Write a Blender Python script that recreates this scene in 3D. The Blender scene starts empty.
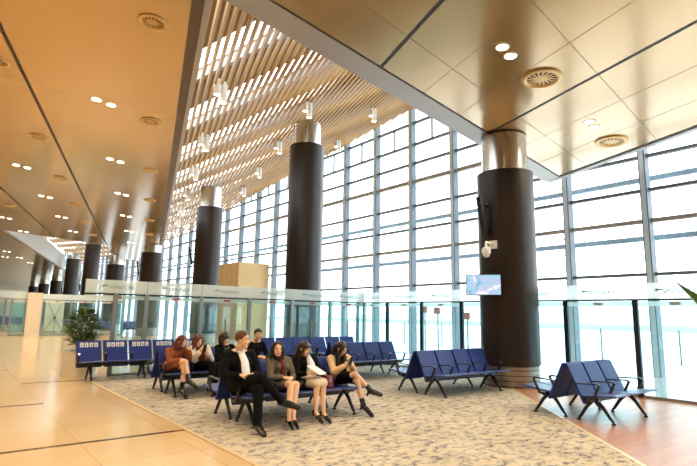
import bpy, bmesh, math, random
from mathutils import Vector, Matrix, Euler

random.seed(7)
S = bpy.context.scene
COL = S.collection
R = math.radians

# ------------------------------------------------------------------ camera
F_PX, YAW, PITCH, ROLL = 506.65, R(38.119), R(9.143), R(0.9686)
fw = Vector((math.sin(YAW)*math.cos(PITCH), math.cos(YAW)*math.cos(PITCH), math.sin(PITCH)))
rt = Vector((math.cos(YAW), -math.sin(YAW), 0.0))
up = rt.cross(fw)
rt2 = math.cos(ROLL)*rt + math.sin(ROLL)*up
up2 = -math.sin(ROLL)*rt + math.cos(ROLL)*up
cam_data = bpy.data.cameras.new('camera')
cam_data.sensor_width = 36.0
cam_data.lens = F_PX*36.0/697.0
cam_data.clip_end = 2000
cam = bpy.data.objects.new('camera', cam_data)
cam.matrix_world = Matrix(((rt2.x, up2.x, -fw.x, 0.0), (rt2.y, up2.y, -fw.y, 0.0),
                           (rt2.z, up2.z, -fw.z, 1.6), (0, 0, 0, 1)))
COL.objects.link(cam)
S.camera = cam

# ------------------------------------------------------------------ world, exposure
w = bpy.data.worlds.new('overcast_sky')
S.world = w
w.use_nodes = True
bg = w.node_tree.nodes['Background']
bg.inputs[0].default_value = (0.90, 0.97, 1.0, 1)
bg.inputs[1].default_value = 4.2
S.view_settings.view_transform = 'Standard'
S.view_settings.look = 'None'
S.view_settings.gamma = 1.0
S.view_settings.use_curve_mapping = False
S.view_settings.exposure = 0.25
S.cycles.use_denoising = True
S.cycles.max_bounces = 10
S.cycles.transparent_max_bounces = 24
S.cycles.caustics_reflective = False
S.cycles.caustics_refractive = False
S.cycles.sample_clamp_indirect = 6.0
LAMP_W = 104.0          # watts of each twin downlight
LAMP_COL = (1.0, 0.80, 0.54)

# sky portal: guides daylight sampling through the window wall
pd = bpy.data.lights.new('window_portal', 'AREA')
pd.shape = 'RECTANGLE'; pd.size = 12.0; pd.size_y = 95.0
pd.cycles.is_portal = True
po = bpy.data.objects.new('window_portal', pd)
po.location = (16.6, 36.0, 6.2)
po.rotation_euler = (0, R(90), 0)      # faces -X
COL.objects.link(po)


# ------------------------------------------------------------------ materials
def srgb(r, g, b):
    f = lambda c: (c/255/12.92) if c/255 <= 0.04045 else ((c/255+0.055)/1.055)**2.4
    return (f(r), f(g), f(b), 1.0)


def mat(name, rgb, rough=0.5, metal=0.0, var=0.06, scale=8.0, bump=0.0, coat=0.0, spec=0.5, coat_rough=0.05, detail=3.0):
    m = bpy.data.materials.new(name)
    m.use_nodes = True
    nt = m.node_tree
    p = nt.nodes['Principled BSDF']
    c = srgb(*rgb)
    tc = nt.nodes.new('ShaderNodeTexCoord')
    no = nt.nodes.new('ShaderNodeTexNoise')
    no.inputs['Scale'].default_value = scale
    no.inputs['Detail'].default_value = detail
    nt.links.new(tc.outputs['Object'], no.inputs['Vector'])
    mx = nt.nodes.new('ShaderNodeMix'); mx.data_type = 'RGBA'
    mx.inputs[6].default_value = tuple(min(1, x*(1-var)) for x in c[:3])+(1,)
    mx.inputs[7].default_value = tuple(min(1, x*(1+var)) for x in c[:3])+(1,)
    nt.links.new(no.outputs['Fac'], mx.inputs[0])
    nt.links.new(mx.outputs[2], p.inputs['Base Color'])
    p.inputs['Roughness'].default_value = rough
    p.inputs['Metallic'].default_value = metal
    p.inputs['Specular IOR Level'].default_value = spec
    p.inputs['Coat Weight'].default_value = coat
    p.inputs['Coat Roughness'].default_value = coat_rough
    if bump:
        b = nt.nodes.new('ShaderNodeBump'); b.inputs['Strength'].default_value = bump
        b.inputs['Distance'].default_value = 0.01
        nt.links.new(no.outputs['Fac'], b.inputs['Height'])
        nt.links.new(b.outputs[0], p.inputs['Normal'])
    return m


def emit(name, rgb, strength):
    m = bpy.data.materials.new(name); m.use_nodes = True
    nt = m.node_tree
    p = nt.nodes['Principled BSDF']
    p.inputs['Base Color'].default_value = srgb(*rgb)
    p.inputs['Emission Color'].default_value = srgb(*rgb)
    p.inputs['Emission Strength'].default_value = strength
    return m


def glass(name, tint, gloss=0.07, haze=0.0, haze_col=(230, 240, 240)):
    """thin clear sheet: tinted transmission, a mirror film, optional frosting"""
    m = bpy.data.materials.new(name); m.use_nodes = True
    nt = m.node_tree
    nt.nodes.remove(nt.nodes['Principled BSDF'])
    out = nt.nodes['Material Output']
    t = nt.nodes.new('ShaderNodeBsdfTransparent'); t.inputs[0].default_value = srgb(*tint)
    g = nt.nodes.new('ShaderNodeBsdfGlossy'); g.inputs['Roughness'].default_value = 0.02
    g.inputs[0].default_value = (1, 1, 1, 1)
    lw = nt.nodes.new('ShaderNodeLayerWeight'); lw.inputs[0].default_value = 0.5
    pw = nt.nodes.new('ShaderNodeMath'); pw.operation = 'POWER'; pw.inputs[1].default_value = 5.0
    nt.links.new(lw.outputs['Facing'], pw.inputs[0])
    ml = nt.nodes.new('ShaderNodeMath'); ml.operation = 'MULTIPLY_ADD'
    ml.inputs[1].default_value = min(0.6, gloss*12); ml.inputs[2].default_value = gloss
    ml.use_clamp = True
    nt.links.new(pw.outputs[0], ml.inputs[0])
    a = nt.nodes.new('ShaderNodeMixShader')
    nt.links.new(ml.outputs[0], a.inputs[0]); nt.links.new(t.outputs[0], a.inputs[1]); nt.links.new(g.outputs[0], a.inputs[2])
    last = a
    if haze:
        d = nt.nodes.new('ShaderNodeBsdfDiffuse'); d.inputs[0].default_value = srgb(*haze_col)
        tl = nt.nodes.new('ShaderNodeBsdfTranslucent'); tl.inputs[0].default_value = srgb(*haze_col)
        h = nt.nodes.new('ShaderNodeMixShader'); h.inputs[0].default_value = 0.5
        nt.links.new(d.outputs[0], h.inputs[1]); nt.links.new(tl.outputs[0], h.inputs[2])
        b = nt.nodes.new('ShaderNodeMixShader'); b.inputs[0].default_value = haze
        nt.links.new(last.outputs[0], b.inputs[1]); nt.links.new(h.outputs[0], b.inputs[2])
        last = b
    nt.links.new(last.outputs[0], out.inputs[0])
    return m


def nodes_of(m):
    nt = m.node_tree
    return nt, nt.nodes, nt.links, nt.nodes['Principled BSDF']


M = {}
M['gold'] = mat('gold_ceiling_panel', (192, 156, 98), rough=0.22, metal=0.52, var=0.02, scale=0.3, coat=0.7, coat_rough=0.14)
M['gap'] = mat('dark_ceiling_joint', (52, 42, 34), rough=0.6)
M['vent'] = mat('brass_vent', (214, 176, 112), rough=0.35, metal=0.4)
M['seam'] = mat('panel_seam', (128, 106, 76), rough=0.6)
M['rim'] = mat('grey_aluminium_rim', (168, 164, 160), rough=0.4, metal=0.2)
M['recess_shade'] = mat('recess_shade_brown', (92, 72, 54), rough=0.5)  # brown stands in for the shade inside the edge recess
M['slat'] = mat('oak_slat', (186, 148, 90), rough=0.5, var=0.10, scale=1.2)
M['deck'] = mat('roof_deck_gold', (136, 96, 44), rough=0.5, var=0.15, scale=0.6)
M['steel'] = mat('brushed_steel', (190, 188, 184), rough=0.22, metal=0.95, var=0.05, scale=2)
M['base_steel'] = mat('satin_base_steel', (158, 146, 132), rough=0.38, metal=0.7, var=0.08, scale=3)
M['bronze'] = mat('dark_bronze_cladding', (42, 33, 28), rough=0.40, metal=0.25, var=0.10, scale=1.0, coat=0.0)
M['bronze_seam'] = mat('cladding_seam', (38, 31, 27), rough=0.5)
M['mullion'] = mat('mullion_aluminium', (204, 216, 226), rough=0.5, metal=0.0, var=0.03)
M['gasket'] = mat('mullion_gasket', (104, 118, 130), rough=0.5)
M['transom'] = mat('transom_aluminium', (98, 102, 110), rough=0.6, metal=0.0)
M['transom_big'] = mat('main_transom_aluminium', (158, 150, 138), rough=0.45, metal=0.2)
M['outer_blue'] = mat('outer_facade_beam', (165, 190, 208), rough=0.5)
M['black'] = mat('black_powder_coat', (24, 24, 27), rough=0.35, coat=0.2)
M['navy'] = mat('navy_seat_steel', (32, 52, 126), rough=0.42, var=0.05, scale=3, coat=0.06, coat_rough=0.2, spec=0.35)
M['seat_pad'] = mat('blue_seat_pan', (58, 74, 134), rough=0.36, var=0.05, scale=3, coat=0.15, coat_rough=0.15)
M['white'] = mat('white_plastic', (236, 234, 228), rough=0.4, var=0.02)
M['cream'] = mat('cream_panel', (226, 216, 196), rough=0.5, var=0.03)
M['tan_wood'] = mat('tan_wood_panel', (206, 172, 116), rough=0.5, var=0.08, scale=2)
M['wall'] = mat('beige_wall', (214, 190, 150), rough=0.6, var=0.04, scale=0.5)
M['pane'] = glass('window_glass', (252, 254, 255), gloss=0.008)
M['part_glass'] = glass('partition_glass', (230, 247, 249), gloss=0.05, haze=0.06, haze_col=(190, 232, 234))
M['frost'] = glass('frosted_band', (246, 252, 252), gloss=0.02, haze=0.62, haze_col=(240, 250, 250))
M['post'] = mat('partition_post', (150, 158, 160), rough=0.35, metal=0.6)
M['rail_dark'] = mat('partition_dark_rail', (46, 54, 60), rough=0.4, metal=0.5)
M['letter'] = mat('grey_blue_lettering', (92, 126, 142), rough=0.5)
M['red'] = mat('red_sticker', (196, 96, 84), rough=0.5)
M['orange'] = mat('orange_sign', (226, 120, 76), rough=0.5)
M['screen_bezel'] = mat('screen_bezel', (24, 26, 30), rough=0.3)
M['lamp'] = emit('downlight_lens', (255, 236, 200), 14.0)
M['pend'] = mat('white_pendant_tube', (240, 238, 232), rough=0.4)
M['pend_glow'] = emit('pendant_lens', (255, 246, 226), 4.0)
M['leaf'] = mat('dark_green_leaf', (82, 110, 38), rough=0.4, var=0.35, scale=14)
M['leaf_big'] = mat('big_green_leaf', (58, 104, 34), rough=0.35, var=0.2, scale=10)
M['leaf_lime'] = mat('lime_leaf', (140, 170, 70), rough=0.5, var=0.2)
M['stem'] = mat('brown_stem', (92, 74, 46), rough=0.7)
M['soil'] = mat('potting_soil', (54, 40, 30), rough=0.9, bump=0.4)
M['planter'] = mat('pale_planter', (222, 218, 204), rough=0.35, coat=0.2)
M['apron'] = mat('concrete_apron', (214, 218, 218), rough=0.8, var=0.04, scale=0.05)
M['apron_line'] = mat('apron_stripe', (176, 182, 182), rough=0.8)
M['fence'] = mat('far_treeline', (170, 184, 184), rough=0.9, var=0.2, scale=0.2)
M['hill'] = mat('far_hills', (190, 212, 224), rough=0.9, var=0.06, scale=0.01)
M['corridor'] = mat('pale_corridor_floor', (232, 234, 232), rough=0.12, var=0.02, scale=0.5, coat=0.3)
M['strip'] = mat('dark_floor_inlay', (92, 72, 48), rough=0.15, coat=0.3)
M['carpet_edge'] = mat('carpet_edge_strip', (228, 204, 160), rough=0.35, metal=0.2)

# polished beige tile: big slabs, thin joints, cloudy veins
M['tile'] = m = mat('polished_beige_tile', (222, 190, 142), rough=0.14, coat=0.0, coat_rough=0.03, spec=0.24)
nt, nd, lk, p = nodes_of(m)
tc = nd.new('ShaderNodeTexCoord')
br = nd.new('ShaderNodeTexBrick'); br.offset = 0.0; br.inputs['Scale'].default_value = 1.0
br.inputs['Brick Width'].default_value = 1.06; br.inputs['Row Height'].default_value = 1.06
br.inputs['Mortar Size'].default_value = 0.004; br.inputs['Mortar Smooth'].default_value = 0.2
br.inputs['Color1'].default_value = srgb(226, 197, 152); br.inputs['Color2'].default_value = srgb(222, 192, 146)
br.inputs['Mortar'].default_value = srgb(186, 150, 104)
mp = nd.new('ShaderNodeMapping'); mp.inputs['Location'].default_value = (-0.41, -0.72, 0)
lk.new(tc.outputs['Object'], mp.inputs[0]); lk.new(mp.outputs[0], br.inputs[0])
nz = nd.new('ShaderNodeTexNoise'); nz.inputs['Scale'].default_value = 1.6; nz.inputs['Detail'].default_value = 6
lk.new(tc.outputs['Object'], nz.inputs[0])
mm = nd.new('ShaderNodeMix'); mm.data_type = 'RGBA'; mm.blend_type = 'MULTIPLY'; mm.inputs[0].default_value = 0.25
lk.new(br.outputs[0], mm.inputs[6]); lk.new(nz.outputs['Fac'], mm.inputs[7])
mm2 = nd.new('ShaderNodeMix'); mm2.data_type = 'RGBA'; mm2.inputs[0].default_value = 0.5
lk.new(br.outputs[0], mm2.inputs[6]); lk.new(mm.outputs[2], mm2.inputs[7])
lk.new(mm2.outputs[2], p.inputs['Base Color'])

# carpet: sand ground with broken slate-blue flecks
M['carpet'] = m = mat('flecked_carpet', (206, 184, 146), rough=0.95, spec=0.1)
nt, nd, lk, p = nodes_of(m)
tc = nd.new('ShaderNodeTexCoord')
mp = nd.new('ShaderNodeMapping'); mp.inputs['Scale'].default_value = (6.5, 9.5, 1.0); mp.inputs['Rotation'].default_value = (0, 0, R(-20))
lk.new(tc.outputs['Object'], mp.inputs[0])
n1 = nd.new('ShaderNodeTexNoise'); n1.inputs['Scale'].default_value = 1.0; n1.inputs['Detail'].default_value = 8; n1.inputs['Roughness'].default_value = 0.74; n1.inputs['Distortion'].default_value = 0.5
lk.new(mp.outputs[0], n1.inputs[0])
cr = nd.new('ShaderNodeValToRGB')
e = cr.color_ramp.elements
e[0].position = 0.38; e[0].color = srgb(92, 96, 116)
e[1].position = 0.53; e[1].color = srgb(202, 189, 166)
k = cr.color_ramp.elements.new(0.45); k.color = srgb(168, 160, 148)
lk.new(n1.outputs['Fac'], cr.inputs[0])
n2 = nd.new('ShaderNodeTexNoise'); n2.inputs['Scale'].default_value = 0.9; n2.inputs['Detail'].default_value = 2
lk.new(tc.outputs['Object'], n2.inputs[0])
mx = nd.new('ShaderNodeMix'); mx.data_type = 'RGBA'; mx.blend_type = 'MULTIPLY'; mx.inputs[0].default_value = 0.35
lk.new(cr.outputs[0], mx.inputs[6])
c2 = nd.new('ShaderNodeValToRGB'); c2.color_ramp.elements[0].color = srgb(190, 180, 168); c2.color_ramp.elements[1].color = (1, 1, 1, 1)
c2.color_ramp.elements[0].position = 0.3; c2.color_ramp.elements[1].position = 0.6
lk.new(n2.outputs['Fac'], c2.inputs[0]); lk.new(c2.outputs[0], mx.inputs[7])
lk.new(mx.outputs[2], p.inputs['Base Color'])

# warm wood floor boards running along the window
M['wood_floor'] = m = mat('warm_wood_floor', (196, 130, 88), rough=0.34, coat=0.12, coat_rough=0.2, spec=0.35)
nt, nd, lk, p = nodes_of(m)
tc = nd.new('ShaderNodeTexCoord')
br = nd.new('ShaderNodeTexBrick'); br.inputs['Scale'].default_value = 1.0
br.inputs['Brick Width'].default_value = 1.2; br.inputs['Row Height'].default_value = 0.14; br.inputs['Mortar Size'].default_value = 0.002
br.inputs['Color1'].default_value = srgb(186, 130, 96); br.inputs['Color2'].default_value = srgb(172, 116, 84); br.inputs['Mortar'].default_value = srgb(140, 90, 60)
lk.new(tc.outputs['Object'], br.inputs[0]); lk.new(br.outputs[0], p.inputs['Base Color'])

# tweed for the jacket
M['tweed'] = m = mat('grey_brown_tweed', (112, 103, 90), rough=0.95, var=0.7, scale=60, spec=0.1, detail=6)
M['suit'] = mat('black_suit_wool', (11, 11, 14), rough=0.85, var=0.15, scale=40, spec=0.15)
M['blackcloth'] = mat('black_cloth', (12, 11, 13), rough=0.85, var=0.15, scale=40, spec=0.15)
M['shirt'] = mat('white_shirt', (232, 234, 238), rough=0.7, var=0.03, scale=30)
M['maroon'] = mat('maroon_knit', (98, 28, 26), rough=0.8, var=0.12, scale=60)
M['beige_skirt'] = mat('beige_skirt_cloth', (228, 210, 182), rough=0.8, var=0.05, scale=40)
M['cardigan'] = mat('beige_cardigan', (222, 188, 142), rough=0.9, var=0.07, scale=60)
M['rust'] = mat('rust_knit_dress', (142, 78, 42), rough=0.9, var=0.12, scale=70)
M['fluff'] = mat('white_fleece', (232, 220, 200), rough=0.95, var=0.10, scale=50, bump=0.4)
M['skin'] = mat('skin', (222, 168, 132), rough=0.5, var=0.03, scale=12)
M['skin_pale'] = mat('pale_skin', (232, 186, 152), rough=0.5, var=0.03, scale=12)
M['hair_brown'] = mat('short_brown_hair', (92, 62, 36), rough=0.55, var=0.25, scale=60)
M['hair_black'] = mat('black_hair', (26, 20, 20), rough=0.4, var=0.25, scale=60)
M['hair_dark'] = mat('dark_brown_hair', (44, 28, 22), rough=0.42, var=0.25, scale=60)
M['hair_red'] = mat('chestnut_hair', (98, 46, 26), rough=0.45, var=0.25, scale=60)
M['eye_white'] = mat('eye_white', (230, 226, 220), rough=0.3)
M['iris'] = mat('dark_iris', (34, 24, 18), rough=0.2)
M['lips'] = mat('lips', (176, 84, 76), rough=0.4)
M['shoe'] = mat('black_leather', (18, 17, 18), rough=0.25, coat=0.3)
M['bag_red'] = mat('dark_red_leather', (120, 28, 26), rough=0.35, coat=0.2)
M['paper'] = mat('white_paper', (238, 236, 230), rough=0.7, var=0.02)
M['phone'] = mat('dark_phone', (22, 22, 26), rough=0.2)
M['silver'] = mat('silver_chain', (200, 200, 200), rough=0.25, metal=0.9)
M['far_seat'] = M['navy']

# flight screen picture: blue-white blotches that the screen itself shows
M['screen'] = m = bpy.data.materials.new('lit_screen'); m.use_nodes = True
nt, nd, lk, p = nodes_of(m)
tc = nd.new('ShaderNodeTexCoord')
mp = nd.new('ShaderNodeMapping'); mp.inputs['Scale'].default_value = (4, 4, 4)
lk.new(tc.outputs['Object'], mp.inputs[0])
vz = nd.new('ShaderNodeTexNoise'); vz.inputs['Scale'].default_value = 0.55; vz.inputs['Detail'].default_value = 4; vz.inputs['Distortion'].default_value = 1.5
lk.new(mp.outputs[0], vz.inputs[0])
cr = nd.new('ShaderNodeValToRGB'); e = cr.color_ramp.elements
e[0].position = 0.34; e[0].color = srgb(70, 96, 170); e[1].position = 0.60; e[1].color = srgb(240, 244, 250)
k = cr.color_ramp.elements.new(0.42); k.color = srgb(160, 214, 236)
k = cr.color_ramp.elements.new(0.55); k.color = srgb(196, 200, 234)
lk.new(vz.outputs['Fac'], cr.inputs[0]); lk.new(cr.outputs[0], p.inputs['Emission Color'])
p.inputs['Base Color'].default_value = (0.02, 0.02, 0.02, 1)
p.inputs['Emission Strength'].default_value = 0.9


# ------------------------------------------------------------------ mesh helpers
def link(o, parent=None):
    COL.objects.link(o)
    if parent is not None:
        o.parent = parent
    return o


def empty(name, loc=(0, 0, 0), rz=0.0):
    o = bpy.data.objects.new(name, None)
    o.empty_display_size = 0.1
    o.location = loc
    o.rotation_euler = (0, 0, rz)
    return link(o)


def tag(o, label, cat, group=None, kind=None):
    o['label'] = label
    o['category'] = cat
    if group: o['group'] = group
    if kind: o['kind'] = kind
    return o


def struct(o):
    o['kind'] = 'structure'
    return o


class MB:
    def __init__(s):
        s.bm = bmesh.new()
        s.mats = []
        s.cur = 0

    def use(s, m):
        if m not in s.mats: s.mats.append(m)
        s.cur = s.mats.index(m)
        return s

    def _new(s, faces):
        for f in faces: f.material_index = s.cur

    def hexa(s, pts):
        v = [s.bm.verts.new(p) for p in pts]
        q = ((0, 3, 2, 1), (4, 5, 6, 7), (0, 1, 5, 4), (1, 2, 6, 5), (2, 3, 7, 6), (3, 0, 4, 7))
        s._new([s.bm.faces.new([v[i] for i in f]) for f in q])

    def box(s, c, d, rz=0.0, mtx=None):
        x, y, z = d[0]/2, d[1]/2, d[2]/2
        pts = [Vector(p) for p in ((-x, -y, -z), (x, -y, -z), (x, y, -z), (-x, y, -z), (-x, -y, z), (x, -y, z), (x, y, z), (-x, y, z))]
        m = mtx if mtx is not None else Matrix.Rotation(rz, 4, 'Z')
        s.hexa([m @ p + Vector(c) for p in pts])
        return s

    def bar(s, a, b, wd, ht, upv=(0, 0, 1)):
        """rectangular bar from a to b; wd across, ht along upv"""
        a, b = Vector(a), Vector(b)
        d = (b-a).normalized(); u = Vector(upv)
        sd = d.cross(u).normalized(); u = sd.cross(d).normalized()
        o = [(-1, -1), (1, -1), (1, 1), (-1, 1)]
        s.hexa([a+sd*(i*wd/2)+u*(j*ht/2) for i, j in o] + [b+sd*(i*wd/2)+u*(j*ht/2) for i, j in o])
        return s

    def poly(s, pts, z0, z1):
        """flat prism from a 2D outline between z functions"""
        f0 = z0 if callable(z0) else (lambda x, y: z0)
        f1 = z1 if callable(z1) else (lambda x, y: z1)
        lo = [s.bm.verts.new((x, y, f0(x, y))) for x, y in pts]
        hi = [s.bm.verts.new((x, y, f1(x, y))) for x, y in pts]
        n = len(pts)
        fs = [s.bm.faces.new(lo[::-1]), s.bm.faces.new(hi)]
        for i in range(n):
            j = (i+1) % n
            fs.append(s.bm.faces.new((lo[i], lo[j], hi[j], hi[i])))
        s._new(fs)
        return s

    def prism(s, prof, x0, x1, mtx=None):
        """extrude a (y,z) outline along x"""
        m = mtx or Matrix.Identity(4)
        a = [s.bm.verts.new(m @ Vector((x0, y, z))) for y, z in prof]
        b = [s.bm.verts.new(m @ Vector((x1, y, z))) for y, z in prof]
        n = len(prof)
        fs = [s.bm.faces.new(a), s.bm.faces.new(b[::-1])]
        for i in range(n):
            j = (i+1) % n
            fs.append(s.bm.faces.new((a[j], a[i], b[i], b[j])))
        s._new(fs)
        return s

    def tube(s, pts, r, seg=8, cap=True):
        pts = [Vector(p) for p in pts]
        rs = r if isinstance(r, (list, tuple)) else [r]*len(pts)
        rings = []
        ref = None
        for i, p in enumerate(pts):
            if i == 0: d = pts[1]-pts[0]
            elif i == len(pts)-1: d = pts[-1]-pts[-2]
            else: d = (pts[i+1]-p).normalized()+(p-pts[i-1]).normalized()
            d.normalize()
            if ref is None:
                ref = Vector((0, 0, 1)) if abs(d.z) < 0.9 else Vector((1, 0, 0))
            a = d.cross(ref).normalized(); b = a.cross(d).normalized(); ref = b
            rings.append([s.bm.verts.new(p+(a*math.cos(t)+b*math.sin(t))*rs[i]) for t in [2*math.pi*k/seg for k in range(seg)]])
        fs = []
        for i in range(len(rings)-1):
            for k in range(seg):
                l = (k+1) % seg
                fs.append(s.bm.faces.new((rings[i][k], rings[i][l], rings[i+1][l], rings[i+1][k])))
        if cap:
            fs.append(s.bm.faces.new(rings[0][::-1])); fs.append(s.bm.faces.new(rings[-1]))
        s._new(fs)
        return s

    def cyl(s, c, r, z0, z1, seg=32, r1=None):
        return s.tube([(c[0], c[1], z0), (c[0], c[1], z1)], [r, r if r1 is None else r1], seg)

    def ring(s, c, prof, seg=40, flip=False):
        """lathe a (r,z) profile about the vertical axis at c"""
        rings = [[s.bm.verts.new((c[0]+r*math.cos(t), c[1]+r*math.sin(t), z)) for t in [2*math.pi*k/seg for k in range(seg)]] for r, z in prof]
        fs = []
        for i in range(len(rings)-1):
            for k in range(seg):
                l = (k+1) % seg
                fs.append(s.bm.faces.new((rings[i][k], rings[i][l], rings[i+1][l], rings[i+1][k])))
        s._new(fs)
        return s

    def ball(s, c, r, seg=12):
        g = bmesh.ops.create_uvsphere(s.bm, u_segments=seg, v_segments=max(6, seg//2), radius=1.0)
        rr = r if isinstance(r, (tuple, list)) else (r, r, r)
        for v in g['verts']:
            v.co = Vector((v.co.x*rr[0], v.co.y*rr[1], v.co.z*rr[2]))+Vector(c)
        s._new({f for v in g['verts'] for f in v.link_faces})
        return s

    def build(s, name, parent=None, m=None, smooth=False, bevel=0.0, at=None):
        bmesh.ops.recalc_face_normals(s.bm, faces=s.bm.faces)
        if bevel:
            es = [e for e in s.bm.edges if len(e.link_faces) == 2 and e.calc_face_angle(0) > 0.6]
            bmesh.ops.bevel(s.bm, geom=es, offset=bevel, segments=2, profile=0.5, affect='EDGES', clamp_overlap=True)
        if at is not None:
            bmesh.ops.translate(s.bm, verts=s.bm.verts, vec=-Vector(at))
        me = bpy.data.meshes.new(name)
        s.bm.to_mesh(me); s.bm.free()
        for q in (s.mats or [m]): me.materials.append(q)
        if m is not None and not s.mats: pass
        if smooth:
            for f in me.polygons: f.use_smooth = True
            if smooth is not True:
                me.set_sharp_from_angle(angle=smooth)
        o = bpy.data.objects.new(name, me)
        if at is not None and parent is None: o.location = at
        return link(o, parent)


def copy_tree(o, parent=None):
    c = o.copy(); COL.objects.link(c)
    if parent is not None: c.parent = parent
    for ch in list(o.children): copy_tree(ch, c)
    return c


def text_mesh(name, body, size, m, parent, mtx, shear=0.0):
    cu = bpy.data.curves.new(name, 'FONT'); cu.body = body; cu.size = size; cu.extrude = 0.001
    cu.align_x = 'CENTER'; cu.align_y = 'CENTER'; cu.shear = shear; cu.space_character = 1.12
    t = bpy.data.objects.new('tmp', cu); COL.objects.link(t)
    dg = bpy.context.evaluated_depsgraph_get(); dg.update()
    me = bpy.data.meshes.new_from_object(t.evaluated_get(dg))
    bpy.data.objects.remove(t); bpy.data.curves.remove(cu)
    me.transform(mtx)
    me.materials.clear(); me.materials.append(m)
    me.name = name
    o = bpy.data.objects.new(name, me)
    return link(o, parent)


# ------------------------------------------------------------------ ceiling geometry
def cz(x, y=0.0): return 6.179-0.05*(x-10.4)


def lerp_line(p, q, y): return p[0]+(q[0]-p[0])*(y-p[1])/(q[1]-p[1])


D1 = Vector((0.292, 0.956, 0)).normalized()
A0 = (2.25, 6.42); A1 = (14.54, 7.98)             # front edge of the slatted opening
L1 = (12.5, 39.8)                                 # left edge of the opening runs A0 -> L1
def Redge(x): return A0[1]+(A1[1]-A0[1])*(x-A0[0])/(A1[0]-A0[0])
def Ledge(y): return A0[0]+(L1[0]-A0[0])*(y-A0[1])/(L1[1]-A0[1])
def Wedge(y): return A1[0]+0.338*(y-A1[1])        # the edge facing the window
def Line3(y): return 2.24+0.2884*(y-39.1)

BACK = -12.0
near = [(-22, BACK), (Wedge(BACK), BACK), A1, A0, (-22, A0[1]-2.4)]   # convex pieces, so every outline fills cleanly
left1 = [(-22, A0[1]-2.4), A0, (Ledge(40.2), 40.2), (8.76, 39.57), (2.3, 38.9), (-22, 36.4)]
left1b = [(8.76, 39.57), (Ledge(40.2), 40.2), (Ledge(47.5), 47.5), (11.05, 47.0)]
left2 = [(-22, 36.4), (2.3, 38.9), (Line3(66), 66), (-22, 63)]
far3 = [(-22, 63), (Line3(66), 66), (13.5, 67.0), (16.2, 82), (16.2, 120), (-22, 120)]
b = MB().use(M['gold'])
for pl in (near, left1, left1b, left2, far3):
    b.poly(pl, cz, lambda x, y: cz(x)+0.12)
ceil = struct(b.build('ceiling'))
b = MB().use(M['rim'])
b.poly([(6.0, BACK), (16.4, BACK), (16.4, 14.0), (6.0, 9.0)], 11.95, 12.1)
struct(b.build('ceiling_window_bay'))

# dark joint lines and thin panel seams, set just under the panels
b = MB().use(M['gap'])
def strip(mb, p, q, wd, dz=0.004, th=0.02):
    p, q = Vector((p[0], p[1], 0)), Vector((q[0], q[1], 0))
    n = (q-p).normalized().cross(Vector((0, 0, 1)))*wd/2
    mb.poly([(p-n).xy[:], (p+n).xy[:], (q+n).xy[:], (q-n).xy[:]], lambda x, y: cz(x)-dz, lambda x, y: cz(x)+th)
k31 = 0.305
for x7, y0, y1 in ((10.17, BACK, 7.42), (6.2, BACK, 6.92), (-0.86, BACK, 39.3), (-4.2, BACK, 38.2), (-7.6, BACK, 60)):
    kk = {10.17: 0.297, 6.2: 0.31, -0.86: 0.2955, -4.2: 0.298, -7.6: 0.305}[x7]
    strip(b, (x7+kk*(y0-7), y0), (x7+kk*(y1-7), y1), 0.075)
struct(b.build('trim_1'))
b = MB().use(M['seam'])
for x7 in (3.7, 4.92, 7.52, 8.85, 11.5, 12.85):
    strip(b, (x7+0.3*(BACK-7), BACK), (x7+0.3*(Redge(x7)-7), Redge(x7)), 0.012, dz=0.002)
for off in (1.05, 3.2, 5.35, 7.5, 9.65):
    x0 = A0[0]-0.3*off
    strip(b, (x0, A0[1]-off-0.04), (Wedge(A1[1]-off), A1[1]-off), 0.012, dz=0.0025)
struct(b.build('trim_2'))

# rims around the slatted opening; left recess drawn as a solid shade-coloured strip
b = MB().use(M['gap'])
def edge_band(mb, p, q, o0, o1, z0=-0.03, z1=0.3):
    p, q = Vector((p[0], p[1], 0)), Vector((q[0], q[1], 0))
    n = Vector((0, 0, 1)).cross((q-p).normalized())
    mb.poly([(p+n*o0).xy[:], (q+n*o0).xy[:], (q+n*o1).xy[:], (p+n*o1).xy[:]], lambda x, y: cz(x)+z0, lambda x, y: cz(x)+z1)
edge_band(b, A0, A1, 0.0, 0.06, -0.005)
edge_band(b, A1, (Wedge(BACK), BACK), 0.0, 0.05, -0.01)
b.use(M['rim'])
edge_band(b, (A0[0]+0.15, A0[1]), (A1[0]+0.3, A1[1]+0.03), 0.06, 0.62, -0.01)
edge_band(b, (A1[0]+0.3, A1[1]+0.6), (Wedge(BACK)+0.1, BACK), 0.0, 0.16, -0.02)
b.use(M['recess_shade'])
edge_band(b, (Ledge(47.5), 47.5), A0, 0.0, 0.20, 0.0)
b.use(M['rim'])
edge_band(b, (Ledge(47.5), 47.5), A0, 0.20, 0.30, -0.01)
struct(b.build('trim_3'))
b = MB().use(M['rim'])
edge_band(b, (Line3(66), 66), (2.3, 38.9), 0.0, 0.25, -0.02, 1.6)
struct(b.build('trim_4'))


# slatted upper ceiling rising toward the window
def sz(x, y): return 7.75+0.30*(x-0.305*y)
b = MB().use(M['slat'])
u = 0.55
while u < 16.4:
    def P(y): return Vector((u+0.305*y, y, sz(u+0.305*y, y)))
    y0 = max(A0[1]+0.3, -5.0)
    if u+0.305*y0 < A0[0]: y0 = A0[1]
    y0 = A0[1]+0.1271*(u+0.305*6.6-A0[0])+0.15
    y1 = min(66.0, (16.05-u)/0.305)
    if y1 > y0+0.3:
        b.bar(P(y0), P(y1), 0.062, 0.11, (-0.285, 0.087, 0.955))
    u += 0.205
struct(b.build('ceiling_slats'))
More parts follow.
